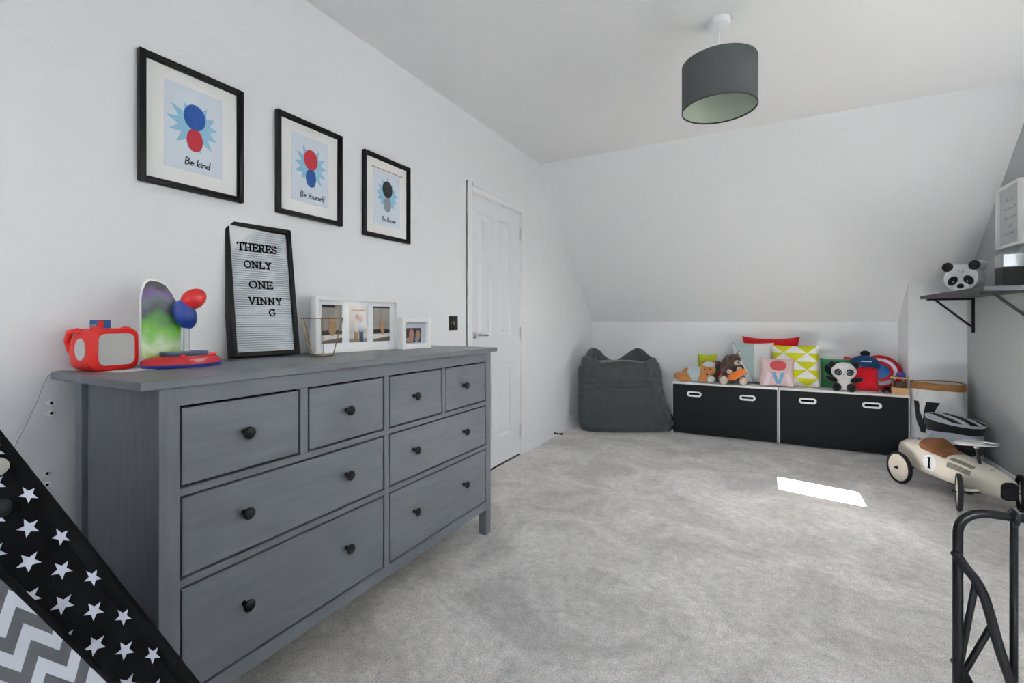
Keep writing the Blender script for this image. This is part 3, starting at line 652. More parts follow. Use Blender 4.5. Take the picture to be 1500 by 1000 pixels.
# ================================================================== bean bag
def build_bean_bag():
    D0 = 4.745; s = D0 / F_PX; uc = 908
    base = CP + FV * D0 + RV * ((uc - 750) * s); base.z = 0
    t = thing('bean_bag', 'large charcoal linen bean bag with slumped open top in the corner', 'bean bag', base, YAW)
    tab = [(634, 853, 979), (628, 849, 987), (621, 847.5, 991), (612, 847, 986), (597, 847, 975), (573, 847, 969), (548, 847, 967), (542, 848, 965), (538, 854, 960), (536, 864, 950), (534, 885, 930)]
    zs = []; z0 = CZ - (634 - V0)*s
    for v, a, b in tab: zs.append((max(0, (CZ - (v - V0)*s - z0) * 1.0), (a - uc)*s, (b - uc)*s))
    H = zs[-1][0]; th = [(0, .15), (.05, .19), (.2, .205), (.45, .18), (.6, .15), (.72, .12), (H, .06)]
    def lerp(tb, x, k):
        for p, q in zip(tb, tb[1:]):
            if x <= q[0]: f = (x - p[0]) / max(1e-6, q[0] - p[0]); return p[k] + (q[k] - p[k]) * f
        return tb[-1][k]
    def f(u, v):
        z = H * v; a = 2*PI*u; l, r = lerp(zs, z, 1), lerp(zs, z, 2); c = (l + r)/2; w_ = (r - l)/2; d = lerp(th, z, 1)
        ca, sa = math.cos(a), math.sin(a)
        x = c + w_*math.copysign(abs(ca)**.62, ca); y = d*math.copysign(abs(sa)**.75, sa)
        k = .020*noise.noise((x*7, y*7, z*9)) + .012*noise.noise((x*17, y*9 + 5, z*26))
        k += -.016*math.exp(-((z - .50 - .02*math.cos(x*5))/.018)**2) - .010*math.exp(-((z - .46 - .03*x*x)/.014)**2)   # gathers below the collar
        k += .008*math.sin(x*46 + z*7)*math.exp(-((z - .13)/.09)**2)*max(0, x)*2
        if v < .02: k = 0
        p = Vector((x, y + (math.copysign(k, y) if abs(sa) > .25 else 0), z + (0.004*noise.noise((x*8, y*8, 1)) if 0 < v < 1 else 0)))
        q = Matrix.Rotation(YAW, 3, 'Z') @ p + base          # squashed against the bench end and the wall
        q.y = min(q.y, 4.788 + max(0, .955 - q.x)*.8)
        q.x = max(q.x, .02)
        return Matrix.Rotation(-YAW, 3, 'Z') @ (q - base)
    m = MB(); m.grid(f, 120, 70, True); m.f.append(tuple(range(120))); m.mi.append(0); m.f.append(tuple(range(70*120, 71*120))); m.mi.append(0)
    m.build('body', linen, t, 180)
    # slumped neck: an uneven roll of cloth round the opening
    def g(u, v):
        p = 2*PI*u; q = 2*PI*v; cp, sp = math.cos(p), math.sin(p); side = abs(cp)**2.2
        front = max(0, -sp)
        rx, ry = .355, .145; xx = cp*rx
        hz = .685 + .135*math.exp(-((abs(xx + .02) - .225)/.125)**2)
        fr_ = max(0, min(1, .5 - sp*1.6)); fr_ = fr_*fr_*(3 - 2*fr_)
        cz = (hz - .11)*(1 - fr_) + (.572 + .085*(xx/.355)**2)*fr_
        hh = .11*(1 - fr_) + .082*fr_
        tk = .034 + .012*noise.noise((cp*2, sp*2, 3))
        x = -.005 + cp*rx; y = -.015 + sp*ry
        nx, ny = cp, sp
        hgt = math.sin(q); out = math.cos(q)
        o = out*tk - .03*hgt*front + .02*max(0, -hgt)
        wr = .022*noise.noise((x*11 + 2, hgt*1.5, y*11)) + .014*noise.noise((x*26, hgt*2 + 7, y*20))
        return (x + nx*(o + wr), y + ny*(o + wr), cz + hh*hgt + .012*noise.noise((x*9, y*9, 4)))
    m = MB(); n1, n2 = 110, 22
    vs_ = [g(i/n1, j/n2) for i in range(n1) for j in range(n2)]
    m.add(vs_, [(i*n2 + j, ((i+1) % n1)*n2 + j, ((i+1) % n1)*n2 + (j+1) % n2, i*n2 + (j+1) % n2) for i in range(n1) for j in range(n2)])
    m.build('collar', linen, t, 180)
build_bean_bag()

# ================================================================== storage benches
BY, BZ = 4.80, .50
for i, (x0, x1, hs_) in enumerate(((.965, 1.874, ((1017, 577), (1095, 581))), (1.880, 2.789, ((1183, 587), (1277, 592))))):
    t = thing('storage_bench', ('white toy storage bench with black front, beside the bean bag', 'white toy storage bench with black front, beside the paper sack')[i], 'bench', (x0, BY, 0), 0, 'storage benches along the knee wall')
    W = x1 - x0
    m = MB(); m.bevbox(0, W, .0, .41, BZ - .018, BZ, .003); m.build('top', white_lacquer, t, 40)
    for a in (0, W - .016): MB().box(a, a + .016, .001, .41, 0, BZ - .018).build('side_panel', white_lacquer, t)
    MB().box(.016, W - .016, .39, .41, .03, BZ - .018).build('back_panel', white_lacquer, t); MB().box(.02, W - .02, .040, .38, .05, BZ - .03).build('slot_shade_box', black_or_shade_m, t); MB().box(.016, W - .016, .03, .39, .03, .045).build('bottom', white_lacquer, t)  # black box added as painted shade inside the handle slots
    hp = [(px(u, v, y=BY).x - x0, px(u, v, y=BY).z) for u, v in hs_]
    m = MB(); sl, sh_ = .105, .026
    for a, b, c, d in wall_with_holes(.0085, W - .0085, .012, BZ - .0195, [(x - sl/2, x + sl/2, hp[0][1] - sh_/2, hp[0][1] + sh_/2) for x, z in hp]): m.box(a, b, -.004, .014, c, d)
    pn = m.build('front_panel', black_panel, t)
    for x, z in hp:
        z = hp[0][1]; o_ = rrect(.132, .05, .0245, 6, x, z); n_ = rrect(.100, .022, .0105, 6, x, z); k = len(o_); m = MB()
        for (A, B, ya, yb) in ((o_, n_, -.009, -.009),):
            vs_ = [(p[0], -.009, p[1]) for p in o_] + [(p[0], -.009, p[1]) for p in n_] + [(p[0], -.0035, p[1]) for p in o_] + [(p[0], .016, p[1]) for p in n_]
            fs = [(i_, (i_+1) % k, k + (i_+1) % k, k + i_) for i_ in range(k)] + [(i_, (i_+1) % k, 2*k + (i_+1) % k, 2*k + i_) for i_ in range(k)] + [(k + i_, k + (i_+1) % k, 3*k + (i_+1) % k, 3*k + i_) for i_ in range(k)]
            m.add(vs_, fs)
        m.build('handle', white_plastic, pn, 40)

# ================================================================== cushions on the benches
cloth = lambda nm, c, **k: M(nm, c, .9, bump=.25, bscale=350, sheen=.2, **k)
def surf_front(wd, ht, th, pinch):
    def f(u, v):
        a, b = 2*u - 1, 2*v - 1; k = 1 - pinch*(1 - b*b)*abs(a)**3; k2 = 1 - pinch*(1 - a*a)*abs(b)**3
        t = (max(0, (1 - a**4)*(1 - b**4)))**.55
        return Vector((a*wd/2*k, -t*th/2 - .0025, ht/2 + b*ht/2*k2))
    return f
def cushion(u0, u1, vt, vb, y, th, mat, label, rz=.0, lean=.18, pinch=.07, decals=(), name='cushion', uvmap=False, z0=BZ, roll=0):
    a, b = px(u0, vb, y=y), px(u1, vb, y=y); top = px((u0+u1)/2, vt, y=y).z
    wd = (b - a).length * 1.0; ht = (top - z0) / math.cos(lean)
    t = thing(name, label, 'cushion', ((a.x+b.x)/2, y, z0 + .001 + th*.5*math.sin(lean)*.2), rot=(-lean, roll, rz))
    m = cushion_mb(wd, ht, th, 18, pinch); m.build('cover', mat, t, 60, uv=(lambda co: (co.x/wd + .5, co.z/ht)) if uvmap else None)
    sf = surf_front(wd, ht, th, pinch)
    for nm, quad, mm in decals:
        d = MB()
        if len(quad) == 4: d.grid(lambda p, q: sf(*(Vector(quad[0])*(1-p)*(1-q) + Vector(quad[1])*p*(1-q) + Vector(quad[2])*p*q + Vector(quad[3])*(1-p)*q)), 6, 6)
        else:
            cu, cv, ru, rv = quad[0], quad[1], quad[2], quad[3]
        d.build(nm, mm, t, 60)
    return t, sf
tri = uv_pattern('yellow_triangle_print', 'e9e7e6', 'c9cb14', lambda op, u, v: (lambda row: op('LESS_THAN', op('MULTIPLY', op('ABSOLUTE', op('SUBTRACT', op('FRACT', op('ADD', op('MULTIPLY', u, 2.05), op('MULTIPLY', row, .5))), .5)), 2), op('FRACT', op('MULTIPLY', v, 5))))(op('FLOOR', op('MULTIPLY', v, 5))))
teal = uv_pattern('teal_corner_print', 'dedfdf', '9cb0af', lambda op, u, v: op('MULTIPLY', op('LESS_THAN', u, .53), op('GREATER_THAN', v, op('SUBTRACT', 1, op('MULTIPLY', u, 1.9)))))
cushion(1022, 1050, 519, 563, 5.178, .05, cloth('lime_cloth', 'b3bf1e'), 'small lime green cushion behind the lying teddy bear', .0, .05)
cushion(1087, 1172, 493, 562, 5.16, .07, cloth('bright_red_cloth', 'cf0d12'), 'wide bright red cushion standing behind the other cushions', 0, .06, .12)
t, sf = cushion(1072, 1134, 502, 563, 5.03, .09, teal, 'white cushion with sage triangle and dark flecks, behind the brown bunny', .02, .12, .05, uvmap=True)
rnd = random.Random(4); m = MB()
for k in range(34):
    u = rnd.uniform(.03, .46); v = rnd.uniform(.04, .92)
    if v < .93 - u*1.9:
        p = sf(u, v); a = rnd.uniform(0, 3); r = rnd.uniform(.004, .009); m.add([p + Vector((r*math.cos(a), -.0012, r*math.sin(a))), p + Vector((-r*.5*math.sin(a), -.0012, r*.5*math.cos(a))), p + Vector((-r*math.cos(a), -.0012, -r*math.sin(a))), p + Vector((r*.5*math.sin(a), -.0012, -r*.5*math.cos(a)))], [(0, 1, 2, 3)])
m.build('flecks', p_dark, t)['kind'] = 'stuff'
cushion(1131, 1201, 506, 565, 4.965, .09, tri, 'square cushion printed with rows of yellow and white triangles', .02, .12, .05, uvmap=True)
pinkc = cloth('pale_pink_cloth', 'cdb4b2')
pt_, psf = cushion(1113, 1164, 525, 566, 4.86, .07, pinkc, 'small pink cushion with red patch and blue letter V', .02, .10, .06, decals=[
    ('letter_stroke', [(.47, .10), (.56, .10), (.46, .50), (.35, .50)], M('v_blue', '6d9bbf', .9)),
    ('letter_stroke', [(.51, .10), (.60, .10), (.72, .50), (.61, .50)], MATS['v_blue']), ('sleeve_print', [(.10, .05), (.26, .05), (.33, .45), (.22, .50)], M('pale_lilac', 'd9c6cc', .9)), ('sleeve_print', [(.80, .05), (.96, .05), (.84, .50), (.74, .45)], MATS['pale_lilac'])])
def rounddecal(t, sf, nm, cu, cv, ru, rv, mm):
    m = MB(); R_ = 5; S_ = 24; vs_ = [sf(cu, cv)]
    for i in range(1, R_ + 1): vs_ += [sf(cu + ru*i/R_*math.cos(2*PI*k/S_), cv + rv*i/R_*math.sin(2*PI*k/S_)) for k in range(S_)]
    fs = [(0, 1 + k, 1 + (k+1) % S_) for k in range(S_)] + [(1 + i*S_ + k, 1 + (i+1)*S_ + k, 1 + (i+1)*S_ + (k+1) % S_, 1 + i*S_ + (k+1) % S_) for i in range(R_-1) for k in range(S_)]
    m.add(vs_, fs); m.build(nm, mm, t, 60)
rounddecal(pt_, psf, 'red_patch', .53, .75, .24, .19, M('blurred_red', 'b8474a', .9))
t, sf = cushion(1202, 1254, 526, 566, 5.03, .09, cloth('green_cloth', '1f7a44'), 'green cushion with a plain black patch behind the panda', .05, .18, .05)
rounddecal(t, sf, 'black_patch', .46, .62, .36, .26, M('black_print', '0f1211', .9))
cushion(1236, 1276, 523, 563, 5.17, .06, cloth('scarlet_cloth', 'd6221c'), 'scarlet cushion mostly hidden between green cushion and round red toy disc', .0, .06)
t, sf = cushion(1248, 1287, 531, 572, 4.93, .085, cloth('crimson_plush', 'd90f22'), 'crimson plush cushion wearing a navy peaked cap', .0, .1, .02)
m = MB(); a = (px(1287, 540, y=4.89).x - px(1248, 540, y=4.89).x)/2; zt = .30
hat = M('navy_cap', '12436f', .85)
m.lathe([(.098, 0), (.103, .012), (.098, .04), (.075, .068), (.04, .084), (.008, .09)], 28); cp_ = m.build('cap', hat, t, 60); cp_.location = (-.0, .0, .222); cp_.scale = (.98, .72, .9)
m = MB(); m.grid(lambda u, v: (.1*(2*u - 1)*(1.08 - .25*v), -.07 - .08*v*(1 - (2*u - 1)**2*.75), .012 - .03*v - .02*(2*u-1)**2), 12, 5); pk = m.build('peak', hat, cp_, 60); so = pk.modifiers.new('thick', 'SOLIDIFY'); so.thickness = .006
MB().ell((.005, 0, .105), (.036, .036, .030)).build('bobble', M('black_wool', '141416', .95), cp_, 60)
m = MB(); strokes(m, [[(-.035, .0), (-.02, .001), (-.005, 0), (.01, .001), (.035, 0)]], .009, -.104, -.1015); l_ = m.build('cap_lettering', paper, cp_); l_.location = (0, 0, .03)

# ================================================================== soft toys and bits on the benches
plush = lambda nm, c: M(nm, c, .95, bump=.6, bscale=260, sheen=.4, var=.1, vscale=90)
def at_bench(u, v, y): p = px(u, v, y=y); return Vector((p.x, y, BZ + .001))
def build_ball():
    p = at_bench(1049, 545, 5.055); r = .096
    t = thing('soft_ball', 'dark patterned soft ball in green, navy and red behind the teddy', 'ball', p)
    cols = [plush('ball_green', '14553a'), plush('ball_navy', '123a5e'), plush('ball_red', 'a01a22'), plush('ball_teal', '0f3b33')]
    for k in range(8):
        m = MB(); a0 = 2*PI*k/8
        m.grid(lambda u, v: (r*math.cos(a0 + u*PI/4)*math.sin(PI*v), r*math.sin(a0 + u*PI/4)*math.sin(PI*v), -r*math.cos(PI*v)), 5, 14)
        o = m.build('segment', cols[[0, 1, 3, 2, 1, 0, 2, 1][k]], t, 180); o.location = (0, 0, r + .01); o.rotation_euler = (.9, .3, .3)
    MB().lathe([(.02, 0), (.05, .004), (.06, .012)], 16).build('underside_ring', cols[1], t, 60)
build_ball()
def build_teddy():
    p = at_bench(1021, 566, 4.88); t = thing('teddy_bear', 'honey tan teddy bear in pale blue top lying on its front', 'soft toy', p, .12)
    tan = plush('honey_plush', 'b8783a'); blue = plush('pale_blue_jersey', 'b4c2c9'); m = MB()
    m.ell((-.135, .02, .052), (.085, .045, .046)); m.ell((-.12, -.03, .045), (.08, .04, .042)); m.ell((-.095, .04, .10), (.035, .035, .035))   # legs and foot
    m.ell((.0, .0, .075), (.10, .07, .07)); m.ell((.10, -.01, .125), (.072, .062, .066)); m.ell((.065, .045, .18), (.026, .018, .028)); m.ell((.145, .04, .175), (.026, .018, .028))
    m.ell((.06, -.06, .045), (.045, .035, .038)); m.ell((.085, -.06, .10), (.034, .03, .03))
    fuse(m, 'body', tan, t, .009, 5)
    m = MB(); m.ell((-.015, .0, .078), (.085, .080, .080)); fuse(m, 'jersey', blue, t, .012, 3)
    m = MB(); m.ell((.108, -.012, .17), (.060, .058, .034)); fuse(m, 'bonnet', blue, t, .01, 3)
    MB().ell((.09, -.085, .088), (.012, .009, .009)).build('nose', knob_m, t, 60)
    for x in (.068, .118): MB().ell((x, -.068, .135), (.007, .005, .007)).build('eye', knob_m, t, 60)
    m = MB(); m.ell((.125, -.055, .036), (.046, .036, .036)); fuse(m, 'mitten', plush('cream_blue_knit', 'b9c0c2'), t, .009, 3)
build_teddy()
def build_bunny():
    p = at_bench(1071, 567, 4.90); t = thing('toy_bunny', 'brown plush bunny with cream feet holding an orange carrot', 'soft toy', p, .2)
    br = plush('brown_plush', '5b463a'); cr = plush('cream_plush', 'c9b8a8'); m = MB()
    m.ell((0, .02, .095), (.085, .07, .095)); m.ell((.02, -.015, .225), (.066, .062, .062)); m.ell((-.065, -.045, .12), (.032, .032, .06), Matrix.Rotation(.5, 3, 'X')); m.ell((.08, -.045, .14), (.028, .032, .05), Matrix.Rotation(.5, 3, 'X'))
    m.ell((-.055, .03, .20), (.026, .02, .085), Matrix.Rotation(.45, 3, 'Y')); m.ell((.065, .03, .285), (.02, .014, .03), Matrix.Rotation(.5, 3, 'Y'))
    m.ell((-.07, -.05, .05), (.05, .07, .05)); m.ell((.08, -.05, .045), (.05, .07, .045))
    fuse(m, 'body', br, t, .009, 5)
    for x, n_ in ((-.08, 0), (.085, 1)):
        m = MB(); m.ell((x, -.115, .042), (.038, .028, .042)); fuse(m, 'foot', cr, t, .008, 3)
    m = MB(); m.ell((.045, -.072, .205), (.034, .024, .026)); fuse(m, 'muzzle', cr, t, .007, 3)
    MB().ell((.05, -.098, .215), (.009, .007, .006)).build('nose', M('dusty_nose', '3b2b29', .6), t, 60)
    for x in (-.014, .062): MB().ell((x, -.062, .248), (.007, .006, .008)).build('eye', knob_m, t, 60)
    MB().ell((.068, .022, .285), (.013, .006, .022), Matrix.Rotation(.5, 3, 'Y')).build('inner_ear', cr, t, 60)
    for x, z in ((-.03, .125), (.055, .15)): MB().ell((x, -.105, z), (.024, .022, .022)).build('paw', cr, t, 60)
    m = MB(); pts = [(-.045, -.13, .065), (.0, -.135, .085), (.05, -.135, .115), (.10, -.13, .145)]; m.tube(pts, [.026, .034, .034, .026], 14); fuse(m, 'carrot', plush('carrot_orange', 'd9701f'), t, .008, 3)
build_bunny()
def build_panda():
    p = at_bench(1236, 573, 4.855); t = thing('toy_panda', 'sitting black and white plush panda with big round eyes', 'soft toy', p, -.1)
    wh = plush('white_plush', 'd8d4d2'); bk = plush('black_plush', '0c0c0e'); m = MB(); m.ell((0, .0, .075), (.058, .05, .072)); m.ell((0, -.01, .17), (.092, .07, .076)); fuse(m, 'body', wh, t, .008, 4)
    for s_ in (-1, 1):
        MB().ell((s_*.052, -.05, .036), (.036, .034, .038)).build('leg', bk, t, 180); MB().ell((s_*.082, -.012, .222), (.03, .018, .03)).build('ear', bk, t, 180)
        MB().ell((s_*.085, -.015, .098), (.05, .026, .024), Matrix.Rotation(-s_*.25 if s_ > 0 else .35, 3, 'Y')).build('arm', bk, t, 180)
        e = MB().ell((s_*.038, -.068, .165), (.030, .014, .029)).build('eye_patch', bk, t, 180)
        MB().ell((s_*.036, -.078, .165), (.017, .008, .017)).build('iris', M('eye_pale_teal', '7fa3a6', .2), e, 60); MB().ell((s_*.036, -.083, .165), (.011, .006, .011)).build('pupil', M('pupil_black', '050506', .1), e, 60)
    MB().ell((0, -.079, .145), (.006, .005, .004)).build('nose', bk, t, 60)
build_panda()
def build_disc():
    c = px(1296, 538, y=5.06); t = thing('toy_disc', 'round domed red toy disc with pale ring and blue middle', 'toy', (c.x - .035, 5.06, BZ + .155), rot=(-.40, .28, -.20)); t.scale = (.82, .82, .82)
    def dome(r): return -.05 + .05*(r/.19)**2
    def ringpart(nm, r0, r1, mm, lift=0):
        pr = [(max(r, .0005), dome(r) - lift) for r in [r0 + (r1 - r0)*k/5 for k in range(6)]]; MB().lathe(pr, 48, (0, 0, 0), 'y', False).build(nm, mm, t, 60)
    ringpart('dish', 0, .188, M('disc_red', 'c0101c', .3)); ringpart('pale_ring', .112, .148, M('disc_pale', 'c2c3d6', .3), .0015); ringpart('blue_middle', 0, .078, M('disc_blue', '1660a8', .3), .0015)
    MB().lathe([(.186, -.002), (.190, .002), (.188, .008), (.0, .0)], 48, (0, 0, 0), 'y', False).build('back_shell', MATS['disc_red'], t, 60)
build_disc()
p = at_bench(1299, 571, 4.90); t = thing('toy_car', 'small dark red toy car tucked under the round toy disc', 'toy car', p, .1); t.scale = (.52, .6, .8)
MB().bevbox(-.07, .07, -.03, .03, .012, .035, .006).build('body', M('dark_red_toy', '6e0f16', .25), t, 40); MB().bevbox(-.035, .04, -.025, .025, .034, .055, .008).build('cabin', black_or_shade_m, t, 40)
for x in (-.045, .045):
    for y in (-.03, .03): MB().lathe([(.014, -.006), (.014, .006)], 14, (x, y, .0145), 'y').build('wheel', knob_m, t, 40)
p = at_bench(1317, 574, 4.865); t = thing('wooden_toy', 'open pale wooden toy house frame at the bench end with purple piece on top', 'toy', p, -.1)
wd_ = M('pale_beech', 'c9a06a', .6, var=.08, vscale=20); MB().bevbox(-.05, .055, -.045, .045, 0, .055, .003).build('base', wd_, t)
for x in (-.045, .042): MB().bevbox(x, x + .008, -.04, .04, .054, .13, .002).build('post_panel', M('dark_beech', '7a5533', .6), t)
MB().bevbox(-.055, .06, -.05, .05, .129, .139, .002).build('roof', wd_, t); MB().bevbox(-.015, .04, -.025, .025, .139, .175, .008).build('purple_block', M('purple_plastic', '3b3391', .4), t, 40)
MB().bevbox(-.03, .03, -.03, .03, .054, .10, .004).build('inner_block', M('umber_block', '4a2f22', .6), t)

# ================================================================== paper sack
def build_sack():
    cx, cy = 2.950, 4.772; t = thing('paper_sack', 'tall white paper storage sack with tan rolled rim and black letter V', 'storage bag', (cx, cy, 0))
    H = .615; rx, ry = .152, .120
    def f(u, v, k=0):
        a = 2*PI*u; ca, sa = math.cos(a), math.sin(a); z = v*H
        bl = 1 + .03*math.sin(PI*v) - .05*v*v
        cr = .010*noise.noise((ca*3, sa*3, z*14)) + .006*noise.noise((ca*8, sa*8, z*26)) if 0 < v else 0
        x = math.copysign(abs(ca)**.7, ca)*(rx*bl + cr + k); y = math.copysign(abs(sa)**.7, sa)*(ry*bl + cr + k)
        return (min(x, .2), max(y, -.2), z)
    m = MB(); m.grid(f, 72, 60, True); m.f.append(tuple(range(72))); m.mi.append(0); m.build('bag', M('crumpled_paper', 'd4d5d6', .85, var=.03, vscale=20), t, 60)
    m = MB(); m.grid(lambda u, v: Vector(f(u, .925 + .085*v, .012)) + Vector((0, 0, .004*math.sin(2*PI*u*2))), 72, 5, True); o = m.build('rim', M('tan_kraft', '94663a', .85, var=.08, vscale=30), t, 60); so = o.modifiers.new('thick', 'SOLIDIFY'); so.thickness = .006
    bk = M('black_paint_letter', '121315', .8)
    for (xt0, xt1, xb0, xb1) in ((.532, .600, .625, .672), (.668, .745, .625, .672)):
        m = MB()
        def g(p, q):
            xa = xt0 + (xt1 - xt0)*p; xb = xb0 + (xb1 - xb0)*p; x = xb + (xa - xb)*q; v = (.240 + .238*q)/H
            return Vector(f(x, v, .0035))
        m.grid(g, 5, 12); m.build('letter_stroke', bk, t, 60)
build_sack()

# ================================================================== striped basket
def build_basket():
    cx, cy = 2.965, 4.468; t = thing('striped_basket', 'round black and white striped fabric basket with a soft lid', 'basket', (cx, cy, 0))
    bl = cloth('black_canvas', '131316'); wh = cloth('white_canvas', 'b9bfc9'); R_ = .148
    bands = [(0, .09, bl), (.09, .165, wh), (.165, .235, bl), (.235, .315, wh), (.315, .345, bl)]
    def rad(a, z): return R_*(1 + .03*math.sin(z*9)) + .004*noise.noise((math.cos(a)*3, math.sin(a)*3, z*18))
    for z0, z1, mm in bands:
        m = MB(); m.grid(lambda u, v: (rad(2*PI*u, z0 + (z1 - z0)*v)*math.cos(2*PI*u), rad(2*PI*u, z0 + (z1-z0)*v)*math.sin(2*PI*u), z0 + (z1-z0)*v + (.012*math.sin(2*PI*u + 2)*((z0 + (z1-z0)*v)/.35))), 56, 5, True)
        if z0 == 0: m.f.append(tuple(range(56))); m.mi.append(0)
        m.build('band', mm, t, 60)
    ld = MB(); st = uv_pattern('lid_stripes', '17171a', 'c3c8d0', lambda op, u, v: op('GREATER_THAN', op('FRACT', op('ADD', op('MULTIPLY', u, 3.1), op('MULTIPLY', v, 1.2))), .5))
    def lidtop(u, v):
        a = 2*PI*u; r = .166*v; return (r*math.cos(a), r*math.sin(a), .058 + .018*(1 - v*v) + .006*noise.noise((r*math.cos(a)*12, r*math.sin(a)*12, 0)))
    ld.grid(lidtop, 48, 8, True); o = ld.build('lid', st, t, 60, uv=lambda co: (co.x/.32 + .5, co.y/.32 + .5)); o.location = (0, 0, .335); o.rotation_euler = (.06, .10, 0)
    for z0, z1, mm in ((.040, .0595, wh), (-.012, .040, bl)):
        m = MB(); m.grid(lambda u, v: ((.166 - .006*(1 - v))*math.cos(2*PI*u), (.166 - .006*(1 - v))*math.sin(2*PI*u), z0 + (z1 - z0)*v), 48, 3, True); m.build('lid_band', mm, o, 60)
    m = MB(); m.tube(smooth_path([(-.135, -.07, .30), (-.165, -.09, .27), (-.165, -.09, .22), (-.14, -.075, .19)]), .009, 8); m.build('handle', wh, t, 60)
build_basket()

# ================================================================== ride-on racing car
def build_car():
    h = Vector((.4166, -.9091, 0)); side = Vector((.9091, .4166, 0)); root = Vector((2.571, 4.038, 0)) + side*.168
    t = thing('ride_on_car', 'cream ride-on racing car with brown seat, number 1 and white steering wheel', 'ride-on car', root, math.atan2(h.y, h.x))
    cream = M('cream_enamel', 'd3cdbf', .28, coat=.3); rub = M('black_tyre', '141416', .6); hubm = M('cream_hub', 'cfc6b8', .35)
    secs = [(-.172, .012, .175, .20), (-.165, .04, .15, .232), (-.145, .068, .125, .257), (-.10, .09, .10, .280), (-.03, .10, .088, .290), (.05, .102, .085, .288), (.15, .102, .085, .276), (.25, .10, .086, .268), (.35, .096, .09, .262), (.43, .09, .094, .250), (.50, .08, .098, .232), (.545, .070, .102, .214), (.565, .058, .11, .20), (.570, .04, .13, .18)]
    def sec(x):
        for p, q in zip(secs, secs[1:]):
            if x <= q[0]:
                f = max(0, min(1, (x - p[0])/(q[0] - p[0]))); return [p[i] + (q[i] - p[i])*f for i in range(4)]
        return list(secs[-1])
    def sf(x, a, k=0):
        _, w_, zb, zt = sec(x); c, s_ = math.cos(a), math.sin(a); e = .72
        return Vector((x, math.copysign(abs(c)**e, c)*(w_ + k), (zb + zt)/2 + math.copysign(abs(s_)**e, s_)*((zt - zb)/2 + k)))
    xs = []
    for p, q in zip(secs, secs[1:]): xs += [p[0] + (q[0] - p[0])*k/3 for k in range(3)]
    xs.append(secs[-1][0]); n = 32; m = MB(); vs_ = [sf(x, 2*PI*k/n) for x in xs for k in range(n)]
    m.add(vs_, [(i*n + k, i*n + (k+1) % n, (i+1)*n + (k+1) % n, (i+1)*n + k) for i in range(len(xs)-1) for k in range(n)] + [tuple(range(n)), tuple(range((len(xs)-1)*n, len(xs)*n))])
    m.build('body', cream, t, 70)
    # grille
    g = MB(); g.prism([(y, z + .152) for y, z in rrect(.088, .10, .03, 6)], .568, .576, 'x'); gr = g.build('grille', rub, t)
    for k in range(6): MB().box(.576, .5775, -.038, .038, .116 + k*.014, .120 + k*.014).build('grille_bar', M('grille_grey', '2e2e30', .4), gr)
    # louvred panels on the visible and far flank
    lm = M('louvre_grey', '8d8a7e', .5); lg = M('louvre_slot', '5e5b52', .6)
    for s_ in (-1, 1):
        for a0, a1 in ((8, 30), (40, 60)):
            aa = [math.radians(180 - q if s_ < 0 else q) for q in (a0, a1)]
            m = MB(); m.grid(lambda u, v: sf(.285 + .15*u, aa[0] + (aa[1] - aa[0])*v, .0015), 10, 4); pn = m.build('louvre_panel', lm, t, 60)
            for k in range(15):
                x = .290 + k*.0098; m = MB(); m.grid(lambda u, v: sf(x + .004*u, aa[0] + (aa[1]-aa[0])*(.08 + .84*v), .0026), 1, 3); m.build('louvre', lg, pn)
    # roundel with figure 1 on both flanks
    for s_ in (-1, 1):
        m = MB(); S_ = 28; ctr = .165; Rr = .050
        def onside(dx, dz, k):
            _, w_, zb, zt = sec(ctr + dx); zz = .188 + dz; q = (zz - (zb + zt)/2)/((zt - zb)/2); y = (1 - abs(q)**(1/.72*1.0*2))**(.36) * w_
            return Vector((ctr + dx, s_*(y + k), zz))
        vs_ = [onside(0, 0, .003)]
        for i in range(1, 5): vs_ += [onside(Rr*i/4*math.cos(2*PI*k/S_), Rr*i/4*math.sin(2*PI*k/S_), .003) for k in range(S_)]
        m.add(vs_, [(0, 1 + k, 1 + (k+1) % S_) for k in range(S_)] + [(1 + i*S_ + k, 1 + (i+1)*S_ + k, 1 + (i+1)*S_ + (k+1) % S_, 1 + i*S_ + (k+1) % S_) for i in range(3) for k in range(S_)])
        rd = m.build('roundel', paper, t, 60); m = MB()
        for q in (((-.007, -.034), (.007, -.034), (.007, .036), (-.007, .036)), ((-.018 if s_ < 0 else .018, .024), (-.007 if s_ < 0 else .007, .026), (-.005 if s_ < 0 else .005, .037), (-.016 if s_ < 0 else .016, .031)), ((-.014, -.036), (.014, -.036), (.014, -.030), (-.014, -.030))):
            m.grid(lambda u, v: onside(*(Vector(q[0])*(1-u)*(1-v) + Vector(q[1])*u*(1-v) + Vector(q[2])*u*v + Vector(q[3])*(1-u)*v), .0042), 3, 8)
        m.build('numeral', black_or_shade_m, rd)
    # seat
    m = MB(); m.grid(lambda u, v: (lambda x, a: sf(x, a, .004 + (.034*max(0, 1 - u*2.2)**.7 + .006*(1 - u))*math.sin(PI*v)**.4))(.075 + .19*u, math.radians(38 + 104*v)), 18, 16)
    m.build('seat', M('brown_leather', '7a4a25', .55, var=.12, vscale=30), t, 60)
    MB().lathe([(.024, 0), (.024, .004), (.016, .010), (.004, .012)], 20, (-.045, -.02, .287)).build('filler_cap', chrome, t, 50)
    # steering
    sx = .395; MB().tube([(sx, 0, .25), (sx - .02, 0, .345)], .0085, 12).build('steering_column', rub, t, 60); MB().lathe([(.013, -.012), (.013, .012)], 16, (sx - .022, 0, .352)).build('steering_hub', chrome, t, 50)
    ring = [Vector((sx - .026 + .098*math.cos(2*PI*k/36), .098*math.sin(2*PI*k/36), .368 + .008*math.cos(2*PI*k/36))) for k in range(36)]
